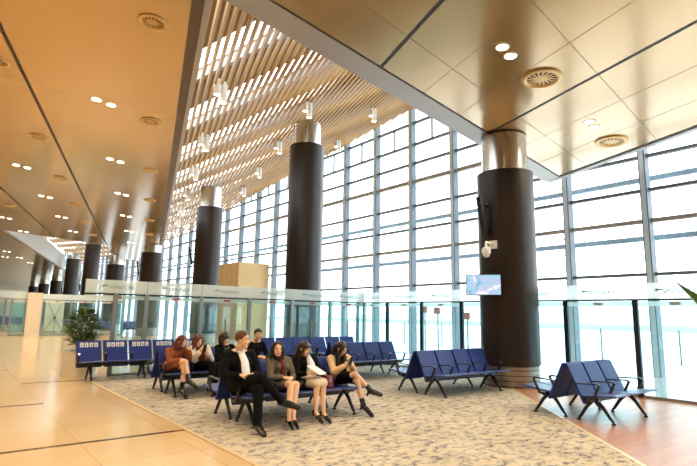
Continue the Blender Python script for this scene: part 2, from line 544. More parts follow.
# roof deck over the slats, cut by skylight strips
b = MB().use(M['deck'])
def vline(v, x): return v-2.17*x         # y on the strip v at x
vs = 16.0
bands = []
while vs < 190:
    bands.append((vs+2.3, vs+7.2)); vs += 7.2
def vpt(v, u):                            # point where strip line v crosses slat line u
    y = (v-2.17*u)/1.662
    return (u+0.305*y, y)
def clip_x(pts_, xm):
    out = []
    for p, q in zip(pts_, pts_[1:]+pts_[:1]):
        if p[0] <= xm: out.append(p)
        if (p[0] <= xm) != (q[0] <= xm):
            t = (xm-p[0])/(q[0]-p[0]); out.append((xm, p[1]+t*(q[1]-p[1])))
    return out
for va, vb in [(10.0, 16.0)]+bands:
    n = 4
    for i in range(n):
        ua, ub = 0.25+15.6*i/n, 0.25+15.6*(i+1)/n
        pl_ = clip_x([vpt(va, ua), vpt(va, ub), vpt(vb, ub), vpt(vb, ua)], 16.1)
        if len(pl_) > 2: b.poly(pl_, lambda x, y: sz(x, y)+0.75, lambda x, y: sz(x, y)+0.85)
struct(b.build('ceiling_deck'))
b = MB().use(M['rim'])
for va, vb in bands:
    ue = 15.5
    while ue > 0.5 and vpt(va, ue)[0] > 16.0: ue -= 0.05
    p, q = vpt(va, 0.3), vpt(va, ue)
    if ue < 1.0: continue
    b.bar((p[0], p[1], sz(*p)+0.58), (q[0], q[1], sz(*q)+0.58), 0.12, 0.26)
struct(b.build('trim_5'))

# the next bay of the roof, beyond the far ceiling edge
b = MB().use(M['slat'])
u = -9.6
while u < 0.5:
    ys0 = max(39.6, (2.6-u)/0.305+0.2)
    P2 = lambda y: Vector((u+0.305*y, y, 8.05))
    if ys0 < 64.5: b.bar(P2(ys0), P2(65.5), 0.07, 0.11)
    u += 0.32
struct(b.build('ceiling_slats_far'))
b = MB().use(M['deck'])
for va in range(20, 200, 7):
    b.poly([vpt(va, -10.5), vpt(va, 0.2), vpt(va+3.6, 0.2), vpt(va+3.6, -10.5)], 8.6, 8.7)
struct(b.build('ceiling_deck_far'))

# ------------------------------------------------------------------ floor
b = MB().use(M['tile'])
b.poly([(-22, BACK), (11.53, BACK), (11.53, 120), (-22, 120)], -0.2, 0.0)
struct(b.build('floor'))
b = MB().use(M['corridor'])
b.poly([(11.53, BACK), (16.3, BACK), (16.3, 120), (11.53, 120)], -0.2, 0.0)
struct(b.build('floor_corridor'))
DIAG0, DIAG1 = (2.8, -1.14), (10.3, 7.03)
b = MB().use(M['wood_floor'])
b.poly([(2.8, -1.14), (2.8, BACK), (11.5, BACK), (11.5, 8.1), DIAG1], 0.0, 0.004)
struct(b.build('floor_wood'))
b = MB().use(M['carpet'])
b.poly([DIAG0, DIAG1, (11.5, 8.1), (11.5, 13.72), (2.8, 13.72)], 0.0, 0.010)
cp = b.build('carpet')
tag(cp, 'large sand coloured carpet with slate blue flecks under the seating', 'carpet')
b = MB().use(M['carpet_edge'])
b.bar((2.785, -1.14, 0.006), (2.785, 13.72, 0.006), 0.05, 0.014)
b.bar(DIAG0+(0.006,), DIAG1+(0.006,), 0.05, 0.014)
struct(b.build('trim_6'))
b = MB().use(M['strip'])
for y, x0, x1 in ((7.1, -6, 2.76), (10.36, -6, 1.52), (13.31, 1.5, 2.76), (4.0, -6, 2.76), (16.5, -6, 1.5), (22.8, -6, 1.5)):
    b.box(((x0+x1)/2, y, 0.001), (x1-x0, 0.075, 0.006))
struct(b.build('trim_7'))

# far and rear enclosing walls of the hall
b = MB().use(M['wall'])
b.poly([(-22.2, BACK), (-22, BACK), (-22, 120), (-22.2, 120)], 0, 7.9)
struct(b.build('wall_left'))
b = MB().use(M['wall'])
b.poly([(-22, BACK-0.2), (16.3, BACK-0.2), (16.3, BACK), (-22, BACK)], 0, 12)
struct(b.build('wall_rear'))
b = MB().use(M['cream'])
b.poly([(-22, 120), (16.3, 120), (16.3, 120.2), (-22, 120.2)], 0, 9)
struct(b.build('wall_far'))

# ------------------------------------------------------------------ window wall
WX = 16.2
win = empty('window_1', (WX, 6.18, 0)); struct(win)
NB = MB
ys = [6.18+2.45*k for k in range(-7, 46)]
for y in ys:
    b = MB().use(M['mullion'])
    b.box((0, y-6.18, 5.9), (0.34, 0.13, 12.2))
    b.use(M['gasket'])
    b.box((0.0, y-6.18-0.082, 5.9), (0.32, 0.034, 12.2))
    b.box((0.0, y-6.18+0.082, 5.9), (0.32, 0.034, 12.2))
    b.build('mullion', win)
ya, yb = ys[0]-6.18, ys[-1]-6.18
for z, big in ((2.92, 0), (4.51, 1), (5.45, 0), (6.5, 0), (7.62, 1), (8.5, 0), (9.4, 0), (10.45, 0), (11.5, 0)):
    b = MB().use(M['transom_big'] if big else M['transom'])
    b.box((0.03, (ya+yb)/2, z), (0.16, yb-ya, 0.12 if big else 0.09))
    b.build('transom', win)
b = MB().use(M['gasket'])
for y in ys[:-1]:
    b.box((0.03, y-6.18+1.225, 9.925), (0.10, 0.05, 0.98))
b.build('thin_mullion', win)
b = MB().use(M['pane'])
b.box((0.06, (ya+yb)/2, 6.0), (0.012, yb-ya, 12.0))
b.build('glass', win)
# outer facade beams with glass spider fittings
for z in (4.12, 6.02, 8.0):
    b = MB().use(M['outer_blue'])
    b.box((0.95, (ya+yb)/2, z), (0.12, yb-ya, 0.16))
    b.use(M['mullion'])
    k = 0
    y = ya
    while y < 30:
        if y > -4:
            for s in (-1, 1):
                b.bar((0.95, y, z+0.05*s), (1.1, y, z+0.26*s), 0.03, 0.03, (0, 1, 0))
                b.bar((1.1, y, z+0.26*s), (1.1, y-0.06, z+0.34*s), 0.03, 0.03, (1, 0, 0))
                b.bar((1.1, y, z+0.26*s), (1.1, y+0.06, z+0.34*s), 0.03, 0.03, (1, 0, 0))
        y += 0.8167
    b.build('outer_beam', win)

# ------------------------------------------------------------------ outside
b = MB().use(M['apron'])
b.poly([(17.3, -200), (900, -400), (900, 900), (17.3, 900)], -4.2, -4.0)
g = struct(b.build('ground'))
b = MB().use(M['apron_line'])
for x, wd in ((46, 1.6), (75, 5), (130, 10)):
    b.poly([(x, -200), (x+wd, -200), (x+wd, 600), (x, 600)], -4.0, -3.97)
struct(b.build('ground_markings'))
b = MB().use(M['fence'])
b.poly([(260, -300), (266, -300), (266, 700), (260, 700)], -4.0, -1.2)
tag(b.build('treeline'), 'low grey green treeline along the far edge of the airfield', 'treeline', kind='stuff')
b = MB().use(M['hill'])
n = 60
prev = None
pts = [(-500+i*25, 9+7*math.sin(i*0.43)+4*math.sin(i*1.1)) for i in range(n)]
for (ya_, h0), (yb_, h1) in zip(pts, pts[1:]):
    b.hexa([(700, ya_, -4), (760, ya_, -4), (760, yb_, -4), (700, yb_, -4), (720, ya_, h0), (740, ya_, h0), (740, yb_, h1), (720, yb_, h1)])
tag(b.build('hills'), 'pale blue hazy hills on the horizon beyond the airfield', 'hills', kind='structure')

# ------------------------------------------------------------------ columns
CLX = 10.8
def column(y, ztop, zcol, label, x=CLX, r=0.685, collar=True):
    root = tag(empty('column', (x, y, 0)), label, 'column', 'dark round columns along the hall', 'thing')
    zc = zcol if collar else ztop
    b = MB().use(M['bronze']); b.ring((0, 0), [(0.3, 0.51), (r, 0.51), (r, zc), (0.3, zc)], 56)
    b.build('cladding', root, smooth=0.6)
    b = MB().use(M['bronze_seam'])
    z = 0.51+1.45
    while z < zc-0.3:
        b.ring((0, 0), [(r-0.01, z-0.006), (r+0.0015, z-0.006), (r+0.0015, z+0.006), (r-0.01, z+0.006)], 56); z += 1.45
    for a in (-160, -115, -70, -25, 20, 65, 110, 155):
        b.box((r*math.cos(R(a)), r*math.sin(R(a)), (0.51+zc)/2), (0.006, 0.010, zc-0.52), R(a))
    b.build('cladding_joints', root)
    b = MB().use(M['base_steel'])
    b.ring((0, 0), [(0.3, 0.011), (0.655, 0.011), (0.655, 0.5), (0.3, 0.5)], 56)
    b.use(M['bronze_seam'])
    for z in (0.04, 0.16, 0.28, 0.40, 0.49):
        b.ring((0, 0), [(0.65, z-0.008), (0.658, z-0.008), (0.658, z+0.008), (0.65, z+0.008)], 56)
    b.build('base_ring', root, smooth=0.6)
    if collar:
        b = MB().use(M['steel']); b.ring((0, 0), [(0.3, zc), (0.555, zc), (0.555, ztop), (0.3, ztop)], 56)
        b.build('collar', root, smooth=0.6)
    return root

def speaker(y, zc, label, x=CLX, r=0.685, ang=143):
    a = R(ang)
    d = Vector((math.cos(a), math.sin(a), 0))
    base = Vector((x, y, 0))+d*(r)
    root = tag(empty('column_speaker', (base.x, base.y, zc)), label, 'speaker', 'black column speakers on the round columns')
    t = Matrix.Rotation(a, 4, 'Z') @ Matrix.Rotation(R(11), 4, 'Y')
    b = MB().use(M['black'])
    b.box(Matrix.Rotation(a, 4, 'Z') @ Vector((0.20, 0, 0.0)), (0.10, 0.13, 0.98), mtx=t)
    b.build('speaker_body', root, bevel=0.012)
    for zz, ln, tk in ((-0.30, 0.13, 0.06), (0.28, 0.24, 0.04)):
        b = MB().use(M['black']); b.bar(d*0.004+Vector((0, 0, zz)), d*ln+Vector((0, 0, zz)), tk, tk); b.build('bracket', root)
    return root

cols = [(7.38, cz(CLX)-0.03, 5.16, 'nearest dark bronze column, with the lit screen on its side'),
        (16.58, sz(CLX, 16.58)-0.27, 8.25, 'tall bronze column with a steel collar reaching up into the slats, behind the seated women'),
        (26.05, sz(CLX, 26.05)-0.27, 7.2, 'third bronze column from the camera, its steel collar meeting the slats'),
        (35.6, cz(CLX)-0.03, 5.55, 'fourth bronze column, its collar touching the gold ceiling edge by the slats'),
        (45.0, cz(CLX)-0.03, 5.35, 'fifth bronze column, short steel collar under the gold ceiling'),
        (54.3, 7.95, 7.3, 'sixth bronze column, top hidden behind the gold ceiling edge'),
        (63.9, 7.95, 7.25, 'seventh bronze column, its pale collar in the far bright opening'),
        (73.6, cz(CLX)-0.03, 5.2, 'eighth bronze column, just left of the seventh in the far row'),
        (84.0, cz(CLX)-0.03, 5.2, 'ninth bronze column far down the hall'),
        (95.0, cz(CLX)-0.03, 5.2, 'tenth bronze column far down the hall, the farthest one')]
for i, (y, zt, zcol, lab) in enumerate(cols):
    column(y, zt, zcol, lab, collar=(i != 5))
speaker(7.38, 3.98, 'black column speaker high on the nearest column above the dome camera', ang=176)
speaker(26.05, 4.6, 'black slanted speaker on the left side of the third column')
speaker(35.6, 4.5, 'black slanted speaker on the left side of the fourth column')
speaker(54.3, 3.6, 'black slanted speaker on the left of the sixth column')
speaker(63.9, 3.6, 'small black slanted speaker on the left of the seventh column')

# lit screen on the near column
nrm = Vector((-0.826, -0.563, 0)); tan = Vector((-0.563, 0.826, 0))
sc = Vector((9.80, 7.36, 2.34))
root = tag(empty('display_screen', sc), 'lit flat screen with a blue and white picture mounted on the near column', 'screen')
zr = math.atan2(nrm.y, nrm.x)
tilt = Matrix.Rotation(zr, 4, 'Z') @ Matrix.Rotation(R(8), 4, 'Y')
b = MB().use(M['screen_bezel']); b.box((0, 0, 0), (0.05, 0.80, 0.49), mtx=tilt); b.build('casing', root, bevel=0.006)
b = MB().use(M['screen']); b.box(tilt @ Vector((0.0265, 0, 0)), (0.004, 0.765, 0.455), mtx=tilt); b.build('screen_panel', root)
b = MB().use(M['black'])
tgt = Vector((CLX, 7.38, 2.34))-sc; tgt = tgt.normalized()*(tgt.length-0.66)
b.bar((0, 0, 0), tgt, 0.08, 0.16); b.build('wall_bracket', root)
# dome camera
dc = Vector((9.93, 7.02, 3.30))+tan*0.27
root = tag(empty('dome_camera', dc), 'white dome security camera on an arm above the screen', 'security camera')
ax = Vector((CLX, 7.38, 0))-Vector((dc.x, dc.y, 0)); L = ax.length; ax.normalize()
b = MB().use(M['white']); b.box(ax*(L-0.70), (0.07, 0.20, 0.20), math.atan2(ax.y, ax.x)); b.build('wall_plate', root, bevel=0.01)
b = MB().use(M['white']); b.tube([ax*(L-0.70), ax*0.03+Vector((0, 0, 0.03)), (0, 0, 0.0), (0, 0, -0.10)], 0.032, 10); b.build('arm', root, smooth=0.8)
b = MB().use(M['white']); b.ring((0, 0), [(0.0, -0.08), (0.07, -0.09), (0.105, -0.15), (0.105, -0.24), (0.0, -0.24)], 24); b.build('housing', root, smooth=0.7)
b = MB().use(M['white']); b.ring((0, 0), [(0.082, -0.24), (0.078, -0.29), (0.05, -0.325), (0.0, -0.335)], 24); b.build('dome', root, smooth=True)

# ------------------------------------------------------------------ glass partitions
def partition(name, p0, p1, nseg, label, mirrored=False, ztop=2.36, text=True, zb=2.02, open_left=0.0):
    p0, p1 = Vector((p0[0], p0[1], 0)), Vector((p1[0], p1[1], 0))
    root = tag(empty(name, p0), label, 'glass partition')
    d = (p1-p0); L = d.length; d.normalize()
    rz = math.atan2(d.y, d.x)
    rm = Matrix.Rotation(rz, 4, 'Z')
    W_ = L/nseg
    n = Vector((d.y, -d.x, 0))     # faces the seating for a wing that runs +X
    for i in range(nseg):
        c = d*(W_*(i+0.5))
        ol = open_left if i == 0 else 0.0
        b = MB().use(M['part_glass']); b.box(c+d*(ol/2)+Vector((0, 0, 1.02)), (W_-0.05-ol, 0.012, 1.98), rz); b.build('glass_panel', root)
        b = MB().use(M['frost']); b.box(c+Vector((0, 0, (zb+ztop)/2)), (W_-0.012, 0.014, ztop-zb), rz); band = b.build('frosted_band', root)
        # door rods and handle, red sticker
        b = MB().use(M['post'])
        b.box(c+n*0.03+Vector((0, 0, 1.05)), (0.02, 0.03, 0.7), rz)
        b.build('door_pull', root)
        b = MB().use(M['red']); b.box(c+n*0.012+d*0.02+Vector((0, 0, zb-0.09)), (0.20, 0.006, 0.06), rz); b.build('red_sticker', root)
        if text:
            # the near wing's lettering faces the window, so from the seats it reads mirrored
            off = n*(-0.0125 if mirrored else 0.0125)
            face = Matrix.Translation(c+off+Vector((0, 0, (zb+ztop)/2-0.01))) @ rm @ Matrix.Rotation(R(90), 4, 'X')
            text_mesh('lettering', 'VANDON', 0.125, M['letter'], band, face @ Matrix.Translation((-0.09 if mirrored else 0.09, 0, 0)), shear=0.15)
            b = MB().use(M['letter'])
            e = d if mirrored else -d
            zc = (zb+ztop)/2
            b.bar(c+off+e*0.36+Vector((0, 0, zc+0.032)), c+off+e*0.22+Vector((0, 0, zc+0.026)), 0.006, 0.026)
            b.bar(c+off+e*0.35+Vector((0, 0, zc-0.005)), c+off+e*0.32+Vector((0, 0, zc+0.026)), 0.006, 0.022)
            b.build('wing_emblem', band)
    for i in range(nseg+1):
        b = MB().use(M['rail_dark'] if mirrored else M['post']); b.box(d*(W_*i+(open_left if i == 0 else 0))+Vector((0, 0, zb/2)), (0.10, 0.075, zb), rz); b.build('post', root)
    b = MB().use(M['rail_dark']); b.box(d*(L/2)+Vector((0, 0, zb-0.01)), (L, 0.045, 0.035), rz); b.build('header_rail', root)
    b = MB().use(M['frost']); b.box(d*(L/2)+Vector((0, 0, zb-0.09)), (L, 0.02, 0.10), rz); b.build('door_header', root)
    b = MB().use(M['post']); b.box(d*((L+open_left)/2)+Vector((0, 0, 0.03)), (L-open_left, 0.05, 0.06), rz); b.build('floor_rail', root)
    return root

PX, PY = 11.55, 13.75
partition('glass_partition', (2.64, PY), (PX, PY), 6, 'long glass partition with lettered frosted band running behind the seats on the left', open_left=0.72)
partition('glass_partition', (PX, 14.11-1.555*8), (PX, 14.11), 8, 'glass partition with frosted band between the near column and the big window', mirrored=True)
partition('glass_partition', (PX, 14.11-1.555*8-1.555*5), (PX, 14.11-1.555*8), 5, 'glass partition on the right beyond the picture edge', mirrored=True, text=False)

# ------------------------------------------------------------------ benches
ROWSP = 0.745
def bench_parts(root, n, icons=False, pt=0.55):
    """a row of n linked seats facing -y, x from 0 to 0.6 n; origin between the feet"""
    back = [(0.10, 0.385), (0.135, 0.375), (0.165, 0.40), (0.36, 0.862), (0.355, 0.872), (0.335, 0.872), (0.13, 0.42)]
    for i in range(n):
        x0, x1 = pt*i+0.022, pt*(i+1)-0.022
        b = MB().use(M['navy'])
        b.prism([(0.055, 0.30), (0.085, 0.27), (0.105, 0.28), (0.355, 0.845), (0.362, 0.868), (0.340, 0.872), (0.322, 0.850), (0.085, 0.34)], x0, x1)
        bk = b.build('backrest', root, bevel=0.006)
        if icons:
            t = math.atan2(0.232, 0.51)
            yy = lambda z: 0.085+(z-0.34)*0.237/0.51
            for k in range(4):
                xc = (x0+x1)/2+(k-1.5)*0.104
                mt = Matrix.Rotation(-t, 4, 'X')
                q = MB().use(M['white'])
                q.box((xc, yy(0.775)-0.006, 0.775), (0.078, 0.005, 0.112), mtx=mt)
                q.use(M['navy'])
                z = 0.775
                q.ball((xc-0.004, yy(z+0.03)-0.010, z+0.03), (0.011, 0.004, 0.011), 8)
                if k == 0:      # cane user
                    q.bar((xc-0.004, yy(z+.012)-0.010, z+0.012), (xc+0.006, yy(z-.035)-0.010, z-0.035), 0.016, 0.004, (0, 1, 0))
                    q.bar((xc-0.02, yy(z-.01)-0.010, z-0.005), (xc-0.024, yy(z-.035)-0.010, z-0.038), 0.006, 0.004, (0, 1, 0))
                elif k == 1:    # expectant mother
                    q.bar((xc-0.004, yy(z+.012)-0.010, z+0.014), (xc-0.004, yy(z-.038)-0.010, z-0.038), 0.018, 0.004, (0, 1, 0))
                    q.ball((xc-0.014, yy(z-.006)-0.010, z-0.006), (0.012, 0.004, 0.012), 8)
                elif k == 2:    # adult with child
                    q.bar((xc-0.006, yy(z+.012)-0.010, z+0.014), (xc-0.006, yy(z-.038)-0.010, z-0.038), 0.016, 0.004, (0, 1, 0))
                    q.ball((xc+0.018, yy(z)-0.010, z+0.004), (0.008, 0.004, 0.008), 8)
                    q.bar((xc+0.018, yy(z-.006)-0.010, z-0.006), (xc+0.018, yy(z-.036)-0.010, z-0.036), 0.012, 0.004, (0, 1, 0))
                else:           # injured leg
                    q.bar((xc-0.004, yy(z+.012)-0.010, z+0.014), (xc-0.004, yy(z-.012)-0.010, z-0.012), 0.016, 0.004, (0, 1, 0))
                    q.bar((xc-0.004, yy(z-.012)-0.010, z-0.012), (xc-0.012, yy(z-.038)-0.010, z-0.038), 0.010, 0.004, (0, 1, 0))
                    q.bar((xc-0.004, yy(z-.012)-0.010, z-0.012), (xc+0.016, yy(z-.03)-0.010, z-0.030), 0.010, 0.004, (0, 1, 0))
                q.build('priority_symbol', bk)
        b = MB().use(M['seat_pad'])
        b.prism([(0.105, 0.375), (0.10, 0.405), (-0.05, 0.415), (-0.38, 0.452), (-0.425, 0.446), (-0.43, 0.432), (-0.40, 0.42), (-0.05, 0.385)], x0, x1)
        b.build('seat', root, bevel=0.006)
    # arms: between seats and at both ends
    for i in range(n+1):
        x = min(max(pt*i, 0.012), pt*n-0.012)
        b = MB().use(M['black'])
        b.bar((x, 0.215, 0.575), (x, -0.14, 0.598), 0.048, 0.022)
        b.bar((x, -0.13, 0.600), (x, -0.185, 0.575), 0.048, 0.024)
        b.bar((x, -0.182, 0.585), (x, -0.075, 0.36), 0.040, 0.034)
        b.bar((x, -0.085, 0.365), (x, 0.03, 0.345), 0.040, 0.04)
        b.build('armrest', root, bevel=0.006)
    b = MB().use(M['black']); b.box((pt*n/2, 0.0, 0.345), (pt*n-0.03, 0.075, 0.06)); b.build('beam', root, bevel=0.006)
    frames = [0.20, pt*n-0.20] if n <= 4 else [pt*0.5, pt*2.5, pt*4.5]
    for x in frames:
        b = MB().use(M['black'])
        for s, yf in ((-1, -0.275), (1, 0.265)):
            b.tube([(x, 0.02*s, 0.335), (x, yf*0.45, 0.235), (x, yf*0.86, 0.075), (x, yf, 0.035)], [0.034, 0.030, 0.024, 0.018], 8)
            b.cyl((x, yf), 0.032, 0.0, 0.022, 14)
            b.cyl((x, yf), 0.014, 0.02, 0.05, 10)
        b.box((x, 0.0, 0.335), (0.09, 0.16, 0.06))
        b.build('leg_frame', root)
    return root

PROTO = {}
def bench(n, x0, yc, away=False, label='', group=None, icons=False, z=0.010, pt=0.55):
    key = (n, icons, pt)
    if key not in PROTO:
        r = bench_parts(empty('bench'), n, icons, pt); PROTO[key] = r
    else:
        r = copy_tree(PROTO[key])
    r.rotation_euler = (0, 0, math.pi if away else 0)
    r.location = (x0+(pt*n if away else 0), yc, z)
    tag(r, label, 'bench', group or 'blue waiting benches')
    return r

# (seats, x start, y of the facing row)
bench(3, 8.00, 4.10, label='nearest three-seat blue bench on the wood floor at right, front row', z=0.004, pt=0.515)
bench(3, 7.98, 4.10+ROWSP, True, pt=0.515, label='three-seat blue bench backed against the nearest bench, facing the column', z=0.010)
bench(4, 7.73, 7.20, label='empty four-seat blue bench on the carpet beside the near column')
bench(4, 7.71, 7.20+ROWSP, True, label='blue bench back to back with the empty four-seat bench beside the column')
bench(4, 3.38, 6.90, label='four-seat blue bench holding the suited man and three women in front')
bench(4, 3.38, 6.90+ROWSP, True, label='blue bench backed against the one with the suited man, facing away')
bench(4, 3.40, 10.07, label='four-seat blue bench under the woman in rust, second row')
bench(4, 3.40, 10.07+ROWSP, True, label='blue bench backed against the one with the woman in rust')
bench(4, 7.78, 10.30, label='empty four-seat blue bench behind the woman in the beige cardigan')
bench(4, 7.78, 10.30+ROWSP, True, label='blue bench facing away behind the woman in the beige cardigan')
bench(5, 2.50, 13.20, pt=0.59, label='blue bench with white priority symbols on its backs, in front of the planter', icons=True)
bench(3, 7.29, 13.20, pt=0.595, label='rearmost three-seat blue bench along the glass partition, left one')
bench(3, 9.11, 13.20, pt=0.595, label='rearmost three-seat blue bench along the glass partition, right one')
far = [(7.3, 38.4, 'far blue bench beyond the partition under the first potted plant'),
       (9.9, 38.4, 'far blue bench beyond the partition right of the potted plant'),
       (6.3, 47.5, 'far blue bench behind the banner stand'),
       (9.2, 47.5, 'far blue bench right behind the banner stand'),
       (3.2, 52.0, 'far blue bench by the far glass desk, nearer row'),
       (6.0, 55.5, 'far blue bench by the far glass desk, rear row'),
       (3.0, 60.0, 'farthest blue bench at the left edge of the picture')]
for x, y, lab in far:
    bench(4, x, y, label=lab, z=0.0)

# ------------------------------------------------------------------ ceiling lamps, diffusers, pendants
def twin_downlight(x, y, label, light=True, watts=None):
    z = cz(x)
    root = empty('twin_downlight', (x, y, z-0.004)); root.rotation_euler = (0, math.atan(0.05), 0)
    tag(root, label, 'ceiling light', 'twin recessed downlights in the gold ceiling')
    for s in (-1, 1):
        c = (0.175*s, 0.035*s)
        b = MB().use(M['rim']); b.ring(c, [(0.135, 0.0), (0.13, -0.012), (0.105, -0.012), (0.10, 0.0)], 24)
        tr = b.build('trim_ring', root)
        b = MB().use(M['lamp']); b.cyl(c, 0.104, -0.008, -0.003, 24)
        b.build('lens', root)
    if light:
        ld = bpy.data.lights.new('downlight_beam', 'SPOT')
        ld.energy = (watts or LAMP_W)*4; ld.color = LAMP_COL
        ld.spot_size = R(150); ld.spot_blend = 0.8; ld.shadow_soft_size = 0.15
        lo = bpy.data.objects.new('downlight_beam', ld); lo.location = (0, 0, -0.05)
        link(lo, root)
    return root

def swirl(x, y, label, sc=0.84):
    z = cz(x)
    root = empty('air_diffuser', (x, y, z-0.006)); root.rotation_euler = (0, math.atan(0.05), 0); root.scale = (sc, sc, sc)
    tag(root, label, 'air vent', 'round swirl air diffusers in the ceiling')
    b = MB().use(M['vent']); b.ring((0, 0), [(0.30, 0.004), (0.295, -0.02), (0.25, -0.035), (0.215, -0.02), (0.205, 0.003)], 36)
    b.build('collar', root, smooth=0.8)
    b = MB().use(M['gap']); b.cyl((0, 0), 0.21, 0.0, 0.003, 32); b.build('dark_core', root)
    for k in range(16):
        a = 2*math.pi*k/16
        b = MB().use(M['vent'])
        b.bar((0.055*math.cos(a), 0.055*math.sin(a), -0.012), (0.205*math.cos(a+0.35), 0.205*math.sin(a+0.35), -0.012), 0.026, 0.006)
        b.build('vane', root)
    b = MB().use(M['vent']); b.ring((0, 0), [(0.0, -0.02), (0.05, -0.016), (0.06, 0.0)], 20); b.build('hub', root)
    return root

ORD = ['first', 'second', 'third', 'fourth', 'fifth', 'sixth', 'seventh', 'eighth', 'ninth']
for k in range(6):
    twin_downlight(2.47+1.42*k, 12.82+4.70*k, ORD[k]+' lit twin downlight from the camera in the row beside the slatted opening')
twin_downlight(1.05, 8.12, 'twin downlight glowing at the very top edge, left of the nearest air diffuser')
for k in range(5):
    twin_downlight(1.60+1.38*k, 20.95+4.70*k, ORD[k]+' lit twin downlight in the second row, between the two dark ceiling joints')
for k in range(3):
    twin_downlight(0.80+1.32*k, 28.95+4.65*k, ORD[k]+' lit twin downlight in the leftmost visible row beyond the dark joint')
twin_downlight(7.43, 4.95, 'bright twin downlight on the right ceiling near the larger air diffuser')
twin_downlight(11.49, 5.43, 'bright twin downlight on the right ceiling near the smaller air diffuser')
for x, y in ((0.9, 43.5), (2.3, 48.1), (3.7, 52.8), (5.1, 57.4), (6.5, 62.0), (2.6, 53.6), (4.0, 58.2), (-0.2, 45.0), (1.2, 49.4)):
    twin_downlight(x, y, 'tiny lit twin downlight in the far gold ceiling beyond the bright opening', light=(x > 2 and x < 4.5))
# lamps of the same ceiling outside the picture, which light the hall
for x, y in ((-0.4, 3.4), (-1.8, -1.3), (3.4, 4.3), (2.0, -0.5), (6.0, 0.2), (10.1, 0.8), (4.6, -4.4), (8.7, -4.0),
             (-2.9, 6.9), (-1.5, 11.6), (-0.1, 16.3), (-4.4, 2.2), (-6.9, 10.1), (-5.4, 14.8), (-4.0, 19.5), (-2.6, 24.2), (-8.0, 24.0), (-6.0, 31.0), (-2.0, 33.0)):
    twin_downlight(x, y, 'twin downlight of the hall ceiling outside the picture')
for k in range(6):
    swirl(2.30+1.40*k, 8.56+4.60*k, ORD[k]+' round swirl diffuser from the camera beside the slatted opening')
for k in range(6):
    swirl(0.28+1.33*k, 12.30+4.60*k, ORD[k]+' round swirl diffuser in the row left of the long dark joint')
for k in range(2):
    swirl(0.55+1.38*k, 24.8+4.55*k, ['nearer', 'farther'][k]+' of the two small swirl diffusers near the left edge of the picture')
swirl(8.72, 5.05, 'large round swirl diffuser on the right ceiling below the bright twin lamps', 1.3)
swirl(12.81, 5.59, 'smaller round swirl diffuser on the right ceiling close to the window', 1.3)

def pendants(u, ys_, row):
    for i, y in enumerate(ys_):
        x = u+0.305*y; z = sz(x, y)
        root = tag(empty('pendant_spot', (x, y, z)), ORD[i]+' pair of white tube lamps in the '+row+' row under the slats',
                   'ceiling light', 'white tube lamps among the slats')
        for s in (0, 1):
            c = (0.23*s, 0.08*s)
            b = MB().use(M['pend']); b.cyl(c, 0.105, -0.36-0.16*s, 0.10, 20); b.build('tube', root, smooth=0.7)
            b = MB().use(M['pend_glow']); b.cyl(c, 0.09, -0.368-0.16*s, -0.361-0.16*s, 20); b.build('lens', root)
            b = MB().use(M['black']); b.cyl(c, 0.012, 0.10, 0.72, 8); b.build('rod', root)
pendants(1.45, (13.3, 17.9, 22.3, 26.7, 31.2, 35.8, 40.4), 'left')
pendants(5.0, (14.8, 19.2, 23.5, 28.0), 'middle')
pendants(8.6, (15.6, 19.8), 'right')

# ------------------------------------------------------------------ plants
def leaf_blade(mb, base, tip, wd, fold=0.15, droop=0.0, n=6):
    base, tip = Vector(base), Vector(tip)
    d = tip-base
    side = d.cross(Vector((0, 0, 1)))
    if side.length < 1e-4: side = Vector((1, 0, 0))
    side.normalize(); nrm_ = side.cross(d).normalized()
    prof = [0.15, 0.75, 1.0, 0.9, 0.62, 0.28, 0.02]
    rows = []
    for i in range(n+1):
        t = i/n
        c = base+d*t+Vector((0, 0, -droop*t*t))
        w_ = wd*prof[i]/2
        rows.append([mb.bm.verts.new(c+side*w_*s+nrm_*(fold*w_*abs(s))+nrm_*o) for o in (0.0, 0.0025) for s in (-1, 0, 1)])
    fs = []
    for a, b_ in zip(rows, rows[1:]):
        for o in (0, 3):
            for k in (0, 1):
                fs.append(mb.bm.faces.new((a[o+k], a[o+k+1], b_[o+k+1], b_[o+k])))
        for i, j in ((0, 3), (2, 5)):
            fs.append(mb.bm.faces.new((a[i], a[j], b_[j], b_[i])))
    mb._new(fs)

